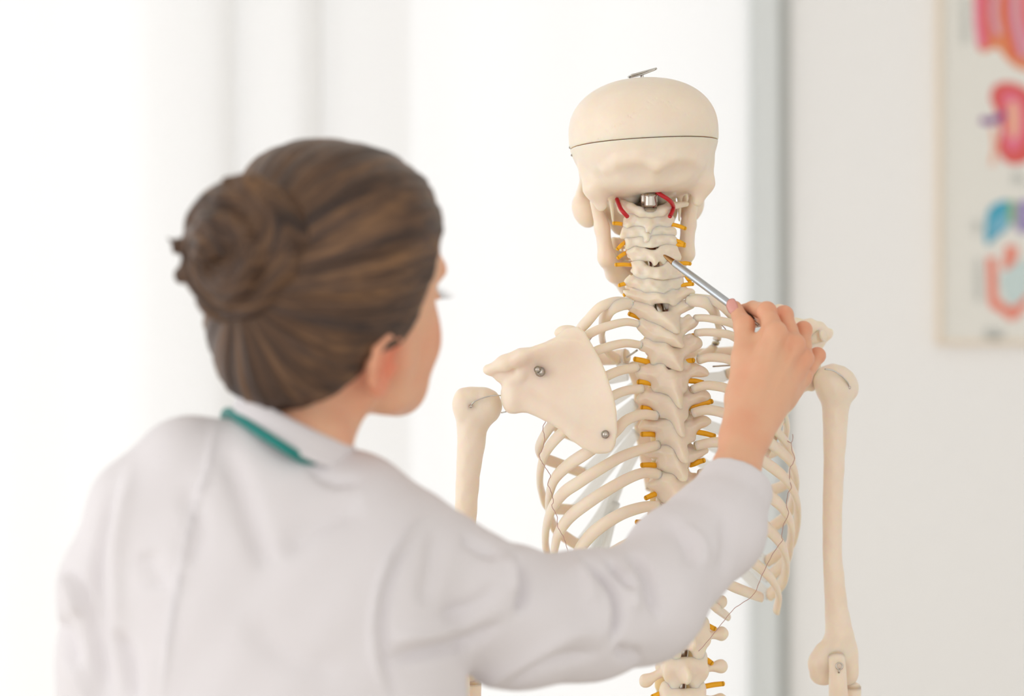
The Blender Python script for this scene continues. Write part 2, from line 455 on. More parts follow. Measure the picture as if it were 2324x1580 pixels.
# looped drawing at the bottom
blot('loop_drawing', stroke([(2250, 584), (2252, 630), (2254, 680), (2262, 698)], 20), SALMON, 'salmon looped organ drawing', smooth=False)
blot('loop_drawing', stroke([(2262, 690), (2284, 706), (2298, 716), (2312, 700), (2330, 670)], 22), SALMON, smooth=False)
blot('loop_drawing', stroke([(2296, 558), (2294, 580), (2288, 612)], 26), SALMON, smooth=False)
blot('loop_drawing', [(2268, 630), (2300, 600), (2330, 590), (2336, 650), (2310, 690), (2284, 680)], TEALP)
# columns of small print, far too soft to read
for (a, b, n, w) in ((2182, -6, 12, 18), (2296, 394, 3, 30), (2210, 500, 4, 16), (2214, 590, 11, 14), (2236, 748, 4, 50)):
    for i in range(n):
        y = b + i * 9; ww = w * (0.7 + 0.3 * ((i * 37) % 10) / 10)
        blot('text_line', [(a, y), (a + ww, y), (a + ww, y + 2.2), (a, y + 2.2)], M['ink_grey'], smooth=False)
# ------------------------------------------------------------------ the skeleton
D = 2.40
TH = math.radians(10.0)
SX = np.array([math.cos(TH), math.sin(TH), 0.0])       # towards the skeleton's right
SY = np.array([-math.sin(TH), math.cos(TH), 0.0])      # towards its front
BONE = M['bone']
skel = add('anatomical_skeleton', None, None, label='life-size cream plastic skeleton with orange nerves, seen from behind, touched by the pen', cat='skeleton')
skel.location = (0.17, 2.43, 0.0)
SKI = Matrix.Translation(skel.location).inverted()
def sk(o):
    o.matrix_parent_inverse = SKI; return o
def tr_mesh(v, c, R):
    return c + np.asarray(v) @ np.asarray(R).T

# each row: name, centre px, left tip px, right tip px, spinous tip px, half height (m), kind
VERT = [
 ('cervical', (1472, 500), (1417, 498), (1527, 498), (1468, 524), .0098, 'c'),
 ('cervical', (1474, 528), (1413, 528), (1534, 526), (1464, 551), .0074, 'c'),
 ('cervical', (1478, 553), (1419, 556), (1537, 552), (1474, 563), .0068, 'c'),
 ('cervical', (1486, 578), (1426, 580), (1546, 579), (1494, 603), .0092, 'c5'),
 ('cervical', (1494, 616), (1434, 614), (1556, 618), (1498, 634), .0098, 'c'),
 ('cervical', (1488, 648), (1421, 650), (1551, 648), (1500, 664), .0092, 'c'),
 ('thoracic', (1496, 677), (1418, 670), (1573, 664), (1508, 692), .0100, 't'),
 ('thoracic', (1504, 714), (1426, 690), (1576, 684), (1536, 748), .0105, 't'),
 ('thoracic', (1512, 752), (1447, 736), (1582, 727), (1546, 786), .0105, 't'),
 ('thoracic', (1518, 796), (1453, 784), (1590, 775), (1545, 838), .0120, 't'),
 ('thoracic', (1524, 856), (1448, 846), (1603, 843), (1542, 924), .0135, 't'),
 ('thoracic', (1527, 912), (1450, 898), (1609, 898), (1545, 986), .0135, 't'),
 ('thoracic', (1532, 972), (1455, 966), (1612, 958), (1555, 1042), .0140, 't'),
 ('thoracic', (1531, 1036), (1466, 1026), (1605, 1024), (1556, 1084), .0145, 't'),
 ('thoracic', (1528, 1101), (1472, 1100), (1600, 1092), (1556, 1150), .0145, 't'),
 ('thoracic', (1532, 1168), (1472, 1166), (1602, 1160), (1560, 1214), .0150, 't'),
 ('thoracic', (1538, 1236), (1484, 1236), (1604, 1230), (1564, 1272), .0150, 't'),
 ('thoracic', (1545, 1304), (1496, 1304), (1606, 1300), (1566, 1336), .0150, 't'),
 ('lumbar', (1550, 1374), (1462, 1384), (1640, 1366), (1566, 1388), .0150, 'l'),
 ('lumbar', (1558, 1450), (1464, 1482), (1642, 1438), (1576, 1462), .0150, 'l'),
 ('lumbar', (1553, 1524), (1461, 1548), (1641, 1512), (1560, 1538), .0155, 'l'),
 ('lumbar', (1550, 1596), (1458, 1616), (1640, 1590), (1552, 1606), .0155, 'l'),
 ('lumbar', (1548, 1668), (1456, 1684), (1640, 1664), (1548, 1678), .0155, 'l'),
]
def ydep(py):          # gentle lordosis and kyphosis of the column
    return D + np.interp(py, [470, 560, 650, 760, 900, 1100, 1300, 1500, 1680], [.022, .018, .008, .0, -.004, .0, .012, .022, .015])
VC = []
vert_objs = []
def loc(p, c):
    d = np.asarray(p) - c; return np.array([d @ SX, d @ SY, d[2]])
def tip_local(px, c, yl):
    """local point whose picture position is px and whose local depth is yl"""
    Y = c[1]
    for _ in range(4):
        p = P(px[0], px[1], Y); xl = (p[0] - c[0] + yl * math.sin(TH)) / math.cos(TH)
        Y = c[1] + xl * math.sin(TH) + yl * math.cos(TH)
    p = P(px[0], px[1], Y)
    return np.array([xl, yl, p[2] - c[2]])
RSK = np.stack([SX, SY, [0, 0, 1]], 1)     # columns: local axes

# outlines (px) of the plates seen from behind, top to bottom: neck, then chest
PLATES = [
 [(1421,494),(1430,483),(1450,488),(1465,491),(1473,488),(1485,488),(1500,482),(1515,478),(1522,487),(1531,497),(1527,509),(1515,517),(1502,513),(1490,517),(1480,520),(1475,531),(1471,524),(1466,529),(1461,515),(1435,513),(1423,519),(1414,512),(1416,502)],
 [(1415,515),(1440,514),(1490,514),(1530,516),(1537,531),(1527,534),(1490,534),(1477,537),(1469,549),(1461,549),(1460,538),(1440,538),(1415,541),(1407,538),(1410,526)],
 [(1418,540),(1450,537),(1490,535),(1532,535),(1539,556),(1515,556),(1502,558),(1480,562),(1455,561),(1440,558),(1426,566),(1419,564),(1420,552)],
 [(1427,567),(1442,561),(1460,565),(1472,569),(1490,569),(1505,559),(1535,557),(1540,569),(1547,583),(1540,591),(1515,588),(1509,602),(1501,594),(1494,593),(1485,603),(1477,593),(1455,592),(1436,593),(1430,584),(1421,573)],
 [(1432,595),(1452,593),(1465,604),(1485,609),(1505,605),(1515,597),(1540,594),(1550,609),(1560,624),(1545,629),(1522,633),(1500,634),(1477,632),(1455,634),(1440,627),(1437,612)],
 [(1430,624),(1442,634),(1460,637),(1500,637),(1535,632),(1550,629),(1553,640),(1551,650),(1530,659),(1512,662),(1503,668),(1490,664),(1470,667),(1452,661),(1442,651),(1425,650),(1416,640)],
 [(1415,660),(1440,662),(1470,669),(1500,668),(1540,664),(1562,656),(1575,657),(1577,667),(1552,679),(1540,689),(1527,694),(1515,688),(1485,689),(1477,696),(1452,689),(1440,682),(1420,672)],
 [(1425,684),(1455,690),(1478,698),(1489,709),(1512,710),(1530,706),(1544,692),(1567,681),(1578,683),(1576,697),(1548,711),(1543,722),(1541,742),(1538,757),(1510,750),(1480,740),(1455,724),(1440,712),(1427,704),(1420,692)],
 [(1457,724),(1478,738),(1489,745),(1517,753),(1537,750),(1544,742),(1574,721),(1585,724),(1583,738),(1556,756),(1548,772),(1550,788),(1528,786),(1503,780),(1482,781),(1464,763),(1448,747),(1445,732)],
 [(1457,771),(1471,772),(1484,782),(1505,785),(1526,790),(1544,788),(1558,774),(1580,764),(1593,772),(1592,788),(1562,804),(1550,816),(1546,841),(1517,834),(1505,829),(1480,829),(1471,803),(1453,795),(1448,783)],
 [(1457,831),(1478,834),(1503,830),(1514,846),(1539,841),(1560,843),(1576,831),(1594,831),(1608,843),(1608,854),(1567,858),(1560,884),(1549,893),(1547,909),(1545,927),(1533,920),(1517,897),(1505,892),(1482,888),(1478,868),(1457,864),(1444,854),(1443,842)],
 [(1453,893),(1467,888),(1489,895),(1517,900),(1545,899),(1562,897),(1580,886),(1599,884),(1612,895),(1611,911),(1568,922),(1560,947),(1550,959),(1551,988),(1539,986),(1526,963),(1514,950),(1494,947),(1487,934),(1467,920),(1446,913),(1446,904)],
 [(1460,952),(1489,957),(1517,951),(1545,957),(1569,955),(1592,946),(1608,948),(1615,961),(1583,980),(1578,1000),(1558,1008),(1560,1028),(1559,1047),(1544,1046),(1530,1025),(1519,1012),(1494,1007),(1487,979),(1457,977),(1449,968)],
 [(1476,1016),(1494,1009),(1519,1014),(1539,1012),(1565,1016),(1585,1018),(1603,1016),(1608,1028),(1578,1046),(1560,1054),(1558,1085),(1544,1090),(1526,1075),(1508,1073),(1498,1064),(1492,1041),(1471,1039),(1461,1028)],
 [(1478,1091),(1498,1075),(1526,1079),(1545,1078),(1570,1082),(1598,1083),(1603,1096),(1572,1112),(1562,1124),(1562,1150),(1550,1160),(1528,1148),(1503,1141),(1498,1119),(1478,1110),(1467,1100)],
]
PLATES += [[(x + 2, y + 66) for x, y in PLATES[14]], [(x + 10, y + 134) for x, y in PLATES[14]], [(x + 16, y + 202) for x, y in PLATES[14]]]
def poly_dist(u, v, poly):
    d2 = np.full(len(u), 1e9); ins = np.zeros(len(u), bool)
    for i in range(len(poly)):
        a = poly[i]; b = poly[(i + 1) % len(poly)]; e = b - a
        t = np.clip(((u - a[0]) * e[0] + (v - a[1]) * e[1]) / (e @ e + 1e-15), 0, 1)
        d2 = np.minimum(d2, np.hypot(u - a[0] - t * e[0], v - a[1] - t * e[1]))
        c = ((a[1] > v) != (b[1] > v)) & (u < (b[0] - a[0]) * (v - a[1]) / (b[1] - a[1] + 1e-12) + a[0]); ins ^= c
    return np.where(ins, -d2, d2)
def plate_sdf(Q, i, c, S, neck):
    s = c[1] / FPX
    cx, cy = VERT[i][1]
    poly = np.array([((a - cx) * s, (cy - b) * s) for a, b in PLATES[i]])
    if len(poly) > 3: poly = spline(np.vstack([poly, poly[:1]]), 70)[:-1]
    # seen silhouette: turn of the column taken into account, so depth does not move the outline
    u = Q[:, 0] * math.cos(TH) - Q[:, 1] * math.sin(TH); z = Q[:, 2]
    d2 = poly_dist(u, z, poly) - .0007
    tipx = (VERT[i][4][0] - cx) * s
    xm = tipx * np.clip(-z / max(-S[2], .006) * .9, -.2, 1)
    if neck:
        w0 = .0065 - .0085 * np.exp(-((u - xm) / .016) ** 2) - .0030 * np.exp(-((u - xm) / .0055) ** 2) * np.clip(-z / .006 + .2, 0, 1.3) - .30 * np.clip(-z, 0, .02)
        w0 = w0 + .0012 * np.sin(u * 520 + i) * np.sin(z * 300 + 2 * i)
        t = .0020 + .42 * np.clip(-d2, 0, .0045)
    else:
        w0 = .0045 - .0095 * np.exp(-((u - xm) / .0125) ** 2) - .36 * np.clip(-z, 0, .035) * np.exp(-((u - xm) / .017) ** 2) - .0016 * np.exp(-((u - xm) / .0060) ** 2)
        w0 = w0 + .0008 * np.sin(u * 430 + i) * np.sin(z * 260 + i)
        t = .0022 + .52 * np.clip(-d2, 0, .0075)
    d = smax(d2, np.abs(Q[:, 1] - w0) * .85 - t, .0026)
    # the upper part of the plate, tucked under the one above
    up = .0006 if i in (3, 4, 7) else (.0028 if neck else .0034)
    d3 = poly_dist(u, z - up, poly * np.array([.80, 1.0]))
    return smin(d, smax(d3, np.abs(Q[:, 1] - w0 - .0040) * .85 - .0028, .0026), .003)
def build_vertebra(i):
    name, cpx, lpx, rpx, spx, h, kind = VERT[i]
    c = P(cpx[0], cpx[1], ydep(cpx[1])); VC.append(c)
    seed = np.random.default_rng(i)
    if kind[0] == 'c':
        L = tip_local(lpx, c, .010); R = tip_local(rpx, c, .010); S = tip_local(spx, c, -.019)
    elif kind == 't':
        L = tip_local(lpx, c, -.002); R = tip_local(rpx, c, -.002); S = tip_local(spx, c, -.034)
    else:
        L = tip_local(lpx, c, .012); R = tip_local(rpx, c, .012); S = tip_local(spx, c, -.021)
    mid = (L + R) / 2
    def f(Q):
        if kind[0] == 'c':
            d = plate_sdf(Q, i, c, S, True)
            for T, s in ((L, -1), (R, 1)):
                d = smin(d, ell(Q, (mid[0] + s * .019, .0095, mid[2] * .5), (.0065, .0060, h * .92)), .004)
                d = smin(d, cone(Q, (mid[0] + s * .017, .012, mid[2] * .5), T + np.array([-s * .003, .006, 0]), .0045, .0030), .004)
                d = smin(d, cone(Q, (s * .017, .010, 0), (s * .009, .026, 0), .004, .004), .004)
            d = smin(d, ell(Q, (0, .030, 0), (.0125, .0085, h * .8)), .004)
        elif kind == 't':
            d = plate_sdf(Q, i, c, S, False)
            for T, s in ((L, -1), (R, 1)):
                d = smin(d, ell(Q, (s * .0125, .007, h * .95), (.006, .0045, .0065)), .004)
                d = smin(d, ell(Q, (s * .0115, .007, -h * .55), (.0065, .005, .0065)), .004)
                d = smin(d, cone(Q, (s * .012, .006, .002), (s * .010, .028, .002), .0045, .0045), .004)
            d = smin(d, ell(Q, (0, .036, 0), (.0165, .0135, h * .78)), .003)
        else:
            hh = .0135
            d = ell(Q, (-.010, -.002, .001), (.0155, .0065, hh * 1.05), rot('Z', 22) @ rot('X', 10))
            d = smin(d, ell(Q, (.010, -.002, .001), (.0155, .0065, hh * 1.05), rot('Z', -22) @ rot('X', 10)), .006)
            for T, s in ((L, -1), (R, 1)):
                b = np.array([s * .016, .005, .002])
                d = smin(d, chain(Q, [b, b * .5 + T * .5, T - (T - b) * .08], [.0062, .0046, .0060]), .006)
                d = smin(d, ell(Q, T - (T - b) * .10, (.0068, .0045, .0068)), .004)
                d = smin(d, ell(Q, (s * .0185, .001, .0125), (.0062, .0075, .0105)), .005)
                d = smin(d, ell(Q, (s * .0125, -.001, -.0150), (.0066, .0066, .0098)), .005)
                d = smin(d, cone(Q, (s * .014, .008, .004), (s * .012, .03, .004), .0055, .0055), .004)
            b0 = np.array([0, -.006, -.001])
            d = smin(d, ell(Q, b0 * .45 + S * .55, (.0042, .0120, .0090), rot('X', 12)), .012)
            d = smin(d, ell(Q, (.0, -.004, .006), (.012, .006, .006)), .008)
            d = smin(d, ell(Q, (0, .038, 0), (.0215, .0155, hh * .92)), .003)
        # spinal canal
        d = smax(d, -cone(Q, (0, .014, -.05), (0, .014, .05), .0088 if kind[0] != 'c' else .0092, .0088 if kind[0] != 'c' else .0092), .002)
        return d + .0003 * np.sin(Q[:, 0] * 420 + i) * np.sin(Q[:, 2] * 390 + 2 * i) * np.sin(Q[:, 1] * 400)
    ex = max(abs(L[0]), abs(R[0])) + .012
    zlo = min(S[2], -h * 1.5, L[2], R[2]) - .016; zhi = max(h * 1.5, L[2], R[2]) + .014
    v, q = surface_net(f, (-ex, -.048, zlo), (ex, .058, zhi), .0010, 5)
    o = sk(add(name + '_vertebra', make_mesh('vertebra', tr_mesh(v, c, RSK), q), BONE, skel))
    vert_objs.append((cpx[1], o))
for i in range(len(VERT)): build_vertebra(i)

# atlas: a ring under the skull with its wide wings
ca = P(1474, 472, ydep(472))
def atlas(Q):
    pts = [tip_local(p, ca, y) for p, y in (((1412, 464), .010), ((1430, 472), .002), ((1455, 481), -.006), ((1478, 483), -.008), ((1500, 479), -.005), ((1520, 468), .002))]
    d = chain(Q, pts, [.004, .0050, .0046, .0046, .0050, .0048], .004)
    R_ = tip_local((1557, 463), ca, .012); L_ = tip_local((1404, 460), ca, .012)
    d = smin(d, cone(Q, pts[-1], R_, .0042, .0030), .004)
    d = smin(d, cone(Q, pts[0], L_, .0042, .0034), .004)
    for s in (-1, 1): d = smin(d, ell(Q, (s * .021, .018, .001), (.009, .012, .008)), .004)
    d = smin(d, chain(Q, [(-.02, .026, 0), (0, .034, 0), (.02, .026, 0)], [.005, .005, .005]), .004)
    return d
v, q = surface_net(atlas, (-.06, -.03, -.03), (.06, .06, .03), .0010, 5)
sk(add('atlas_vertebra', make_mesh('atlas', tr_mesh(v, ca, RSK), q), BONE, skel))

# discs between the vertebral bodies
for i in range(1, len(VERT)):
    a, b = VC[i - 1], VC[i]
    w = .011 if i < 6 else (.0165 if i < 18 else .021)
    yb = .030 if i < 6 else (.036 if i < 18 else .038)
    m = (a + b) / 2 + SY * yb
    n = 24; v = []; f = []
    hh = abs(a[2] - b[2]) * .30
    for (z, s) in ((-hh, .9), (-hh * .5, 1.0), (hh * .5, 1.0), (hh, .9)):
        for k in range(n):
            t = 2 * math.pi * k / n
            v.append(m + SX * w * s * math.cos(t) + SY * w * .8 * s * math.sin(t) + np.array([0, 0, z]))
    for j in range(3):
        for k in range(n): f.append((j * n + k, j * n + (k + 1) % n, (j + 1) * n + (k + 1) % n, (j + 1) * n + k))
    f.append(tuple(range(n))[::-1]); f.append(tuple(range(3 * n, 4 * n)))
    sk(add('spinal_disc', make_mesh('spinal_disc', v, f), M['disc'], skel, 'tan yellow disc'))

# metal rod through the canal, down to a wheeled stand
rod = [c + SY * .014 for c in VC]
rod = [ca + SY * .006 + np.array([0, 0, .018])] + rod + [VC[-1] + SY * .014 + np.array([0, 0, -.12])]
sk(tube_obj('support_rod', rod, .0062, M['dark_steel'], skel, 'steel rod running inside the spine', n=90, seg=16))
# ------------------------------------------------------------------ skull
S0 = P(1460, 310, 2.435)
yw, rl = math.radians(5), math.radians(3)
_xa = np.array([math.cos(yw), math.sin(yw), 0]); _z = np.array([0, 0, 1.0])
KX = _xa * math.cos(rl) + _z * math.sin(rl); KZ = -_xa * math.sin(rl) + _z * math.cos(rl); KY = np.array([-math.sin(yw), math.cos(yw), 0])
RK = np.stack([KX, KY, KZ], 1)
ZC = -.0085
def cranium(Q):
    x, y, z = Q[:, 0], Q[:, 1], Q[:, 2] - .004
    rz = np.where(z > 0, .0560, .092)
    tz = np.clip((-z - .006) / .050, 0, 1); ax = .0765 * (1 - .115 * tz * tz * (3 - 2 * tz))
    e = (np.abs(x / ax) ** 2.2 + np.abs(y / .091) ** 2.15 + np.abs(z / rz) ** 2.2) ** (1 / 2.2) - 1
    return e * .068
def skull_full(Q):
    d = cranium(Q)
    d = smax(d, -(Q[:, 2] + .060 + .10 * np.clip(Q[:, 1] + .03, 0, .06)), .016)
    # nuchal lines with the bump between them, hollows below
    for s in (-1, 1):
        d = smin(d, chain(Q, [(.001, -.0825, -.0350), (s * .018, -.0805, -.0285), (s * .037, -.0700, -.030), (s * .048, -.054, -.036)], [.0034, .0030, .0026, .0016], .004), .010)
        d = smax(d, -ell(Q, (s * .023, -.0835, -.0500), (.019, .0140, .0105), rot('Y', -s * 16)), .012)
        d = smax(d, -ell(Q, (s * .058, -.050, -.052), (.006, .012, .012)), .008)
        # mastoid processes and the ridge above them
        d = smin(d, chain(Q, [(s * .059, -.012, -.032), (s * .0555, -.022, -.052), (s * .0500, -.020, -.0700)], [.010, .0115, .0058], .006), .010)
        d = smin(d, chain(Q, [(s * .061, .0, -.030), (s * .061, .03, -.040), (s * .061, .055, -.050)], [.004, .0036, .0045]), .008)
        # base: condyles, styloid spikes
        d = smin(d, ell(Q, (s * .016, .004, -.064), (.008, .012, .008)), .008)
        d = smin(d, cone(Q, (s * .036, .006, -.060), (s * .0345, .010, -.088), .0030, .0012), .004)
        # pterygoid plates and upper jaw seen past the neck
        d = smin(d, chain(Q, [(s * .022, .035, -.055), (s * .024, .045, -.092)], [.008, .005]), .006)
        # cheek bones
        d = smin(d, ell(Q, (s * .057, .062, -.070), (.013, .014, .019), rot('Y', s * 18)), .008)
        d = smin(d, chain(Q, [(s * .054, .066, -.058), (s * .050, .072, -.028)], [.007, .006]), .008)
    d = smin(d, ell(Q, (0, .052, -.074), (.040, .034, .028)), .008)
    # eye sockets and nose opening on the face side
    for s in (-1, 1): d = smax(d, -ell(Q, (s * .033, .092, -.040), (.018, .026, .016)), .004)
    d = smax(d, -ell(Q, (0, .095, -.068), (.011, .016, .016)), .003)
    # small pits beside the mastoids
    for (x, y, z) in ((-.052, -.058, -.047), (-.055, -.052, -.050), (.056, -.050, -.040), (.058, -.046, -.044)):
        d = smax(d, -ell(Q, (x, y, z), (.0011, .004, .0012)), .001)
    # the wavering suture across the back
    x = Q[:, 0]
    return d
def suture(Q):
    zz = .030 - .62 * np.abs(Q[:, 0] - .004) + .0022 * np.sin(Q[:, 0] * 900) + .0016 * np.sin(Q[:, 0] * 2100 + 1)
    g = np.exp(-((Q[:, 2] - zz) / .0009) ** 2) * (Q[:, 1] < 0) * (np.sin(Q[:, 0] * 3300) * .5 + .5)
    return .0007 * g
def skull_low(Q): return smax(skull_full(Q), Q[:, 2] - ZC + .00035, .0006)
def skull_cap(Q): return smax(cranium(Q) + suture(Q), -(Q[:, 2] - ZC) + .0003, .0006)
v, q = surface_net(skull_low, (-.09, -.105, -.105), (.09, .105, ZC + .004), .0011, 6)
skull = sk(add('skull', make_mesh('skull', tr_mesh(v, S0, RK), q), BONE, skel))
v, q = surface_net(skull_cap, (-.09, -.105, ZC - .004), (.09, .105, .075), .0011, 6)
add('skull_cap', make_mesh('skull_cap', tr_mesh(v, S0, RK), q), BONE, skull, 'removable top of the skull above a thin cut line')
KL = lambda x, y, z: S0 + RK @ np.array([x, y, z])

# jaw: two tall flat branches meeting at the chin
def jaw(Q):
    d = None
    for s in (-1, 1):
        b = chain(Q, [(s * .052, .014, -.064), (s * .0455, .018, -.092), (s * .0415, .022, -.122), (s * .030, .048, -.138), (s * .012, .078, -.150), (0, .084, -.152)],
                  [.0052, .0070, .0085, .0095, .0115, .012], .006)
        b = smin(b, ell(Q, (s * .0445, .030, -.098), (.0042, .016, .030), rot('Z', -s * 6)), .006)
        b = smin(b, cone(Q, (s * .046, .038, -.08), (s * .047, .04, -.060), .0055, .003), .004)
        b = smin(b, chain(Q, [(s * .034, .052, -.124), (s * .022, .076, -.130), (0, .086, -.131)], [.006, .006, .006]), .006)
        d = b if d is None else smin(d, b, .004)
    return d
v, q = surface_net(jaw, (-.07, -.01, -.175), (.07, .11, -.05), .0012, 6)
add('jaw_bone', make_mesh('jaw_bone', tr_mesh(v, S0, RK), q), BONE, skull, 'lower jaw seen past the neck')
def teeth(Q):
    d = None
    for k in range(-6, 7):
        a = k * .20
        c = (.027 * math.sin(a) * 1.1, .052 + .036 * math.cos(a), 0)
        for z, h in ((-.106, .007), (-.119, .006)):
            e = ell(Q, (c[0], c[1], z), (.0042, .0042, h)); d = e if d is None else smin(d, e, .001)
    return d
v, q = surface_net(teeth, (-.045, .03, -.13), (.045, .10, -.09), .0012, 5)
add('teeth', make_mesh('teeth', tr_mesh(v, S0, RK), q), BONE, skull)

# hook plate on the crown, latch pins on the left of the cut
top = P(1457, 172, 2.435)
tube_obj('crown_screw', [top - np.array([0, 0, .014]), top + np.array([0, 0, .0035])], .0018, M['steel'], skull, 'steel screw on the crown', n=6)
pl = box_mesh('crown_hook', (-.0155, -.005, -.0011), (.0155, .005, .0011), .0009)
hk = add('crown_hook', pl, M['steel'], skull, 'flat tilted steel hook plate on the crown')
hk.matrix_world = Matrix.Translation(Vector(P(1458, 165, 2.435))) @ Matrix.Rotation(math.radians(-17), 4, 'Y') @ Matrix.Rotation(math.radians(20), 4, 'Z')
hk.matrix_parent_inverse = Matrix.Identity(4)
bpy.context.view_layer.update()
hk.matrix_parent_inverse = skull.matrix_world.inverted()
tube_obj('crown_hook_bar', [P(1428, 176, 2.43), P(1460, 168, 2.43), P(1488, 157, 2.43)], .0009, M['steel'], skull, 'steel bar under the hook plate', n=12)
for a, b, r in (((1293, 334), (1300, 336), .0016), ((1297, 352), (1303, 354), .0013)):
    tube_obj('latch_pin', [P(*a, 2.44), P(*b, 2.44)], r, M['dark_steel'], skull, 'small steel latch pin', n=4)
# arteries beside the neck
for pts in ([(1488, 434, 2.408), (1501, 443, 2.404), (1514, 451, 2.405), (1524, 460, 2.413), (1528, 470, 2.424), (1526, 480, 2.420), (1520, 492, 2.416)],
            [(1400, 452, 2.425), (1404, 463, 2.420), (1409, 474, 2.414), (1415, 482, 2.411), (1424, 492, 2.414)]):
    sk(tube_obj('artery', [P(*p) for p in pts], .0022, M['artery'], skel, 'red artery tube beside the top of the neck', n=28))
# bright and dark fittings that hold the skull on
sk(tube_obj('neck_bolt', [P(1476, 474, 2.410), P(1476, 440, 2.410)], .0068, M['dark_steel'], skel, 'shiny steel bolt under the skull', n=5, seg=20))
for x in (1461, 1486):
    sk(tube_obj('neck_bolt', [P(x, 466, 2.412), P(x, 438, 2.412)], .0030, M['dark_steel'], skel, 'shiny steel bolt under the skull', n=4, seg=12))

# ------------------------------------------------------------------ ribs
def rib_path(pts, lat, fy, c, mirror=False):
    """pixel track of a rib -> path with true depth: back to the side (index lat), then round to the front (local depth fy)"""
    p = np.asarray(pts, float)
    s = np.r_[0, np.cumsum(np.hypot(*np.diff(p, axis=0).T))]
    out = []
    for i in range(len(p)):
        if i <= lat:
            u = s[i] / s[lat]
            yl = -.013 * math.sin(math.pi * min(1, u / .62)) + (.068 * max(0, (u - .5) / .5) ** 1.7)
        else:
            u = (s[i] - s[lat]) / max(s[-1] - s[lat], 1e-6); yl = .068 + (fy - .068) * u ** .8
        out.append(c + RSK @ tip_local(p[i], c, yl))
    return np.array(out)
RIBS_L = [   # (vertebra, pixel track, index of the widest point, depth of the front end, half height, half thickness)
 (6, [(1430, 690), (1408, 692), (1383, 704), (1368, 735), (1366, 765), (1376, 795), (1404, 818)], 4, .075, .0078, .0035),
 (6, [(1424, 685), (1402, 684), (1383, 688), (1359, 700), (1335, 727), (1314, 752), (1298, 792), (1310, 835), (1352, 850)], 6, .10, .0062, .0034),
 (7, [(1447, 735), (1420, 731), (1383, 739), (1347, 753), (1315, 775), (1285, 815), (1272, 860), (1290, 905), (1340, 930)], 6, .125, .0052, .0034),
 (8, [(1452, 783), (1420, 779), (1385, 786), (1347, 800), (1310, 830), (1272, 870), (1250, 920), (1262, 970), (1322, 1000)], 6, .14, .0056, .0036),
 (9, [(1446, 834), (1408, 841), (1373, 856), (1328, 884), (1284, 926), (1248, 970), (1228, 1002), (1222, 1022), (1236, 1040), (1266, 1052), (1324, 1074)], 7, .15, .0062, .0036),
 (10, [(1457, 882), (1420, 887), (1385, 902), (1330, 938), (1276, 982), (1246, 1015), (1231, 1046), (1225, 1083), (1229, 1116), (1246, 1150), (1300, 1158)], 7, .155, .0062, .0036),
 (11, [(1490, 944), (1457, 941), (1420, 955), (1392, 984), (1336, 1025), (1296, 1051), (1263, 1081), (1250, 1110), (1245, 1138), (1248, 1172), (1264, 1204), (1310, 1237)], 8, .155, .0068, .0037),
 (12, [(1493, 1010), (1457, 1020), (1408, 1038), (1348, 1073), (1312, 1096), (1281, 1117), (1257, 1147), (1244, 1178), (1238, 1212), (1240, 1250), (1256, 1290), (1310, 1324)], 8, .15, .0068, .0037),
 (13, [(1496, 1078), (1466, 1073), (1432, 1083), (1384, 1109), (1336, 1140), (1296, 1171), (1272, 1202), (1262, 1228), (1258, 1262), (1264, 1305), (1300, 1352)], 8, .14, .0070, .0038),
 (14, [(1493, 1148), (1456, 1152), (1408, 1168), (1360, 1198), (1329, 1228), (1308, 1262), (1296, 1302), (1300, 1342), (1330, 1388)], 6, .125, .0072, .0038),
 (15, [(1490, 1216), (1455, 1222), (1405, 1246), (1362, 1280), (1334, 1318), (1322, 1358), (1336, 1398)], 5, .10, .0066, .0036),
 (16, [(1496, 1288), (1452, 1302), (1402, 1334), (1368, 1374)], 3, .06, .0058, .0034),
 (17, [(1508, 1346), (1474, 1372), (1442, 1402)], 2, .03, .0050, .0032),
]
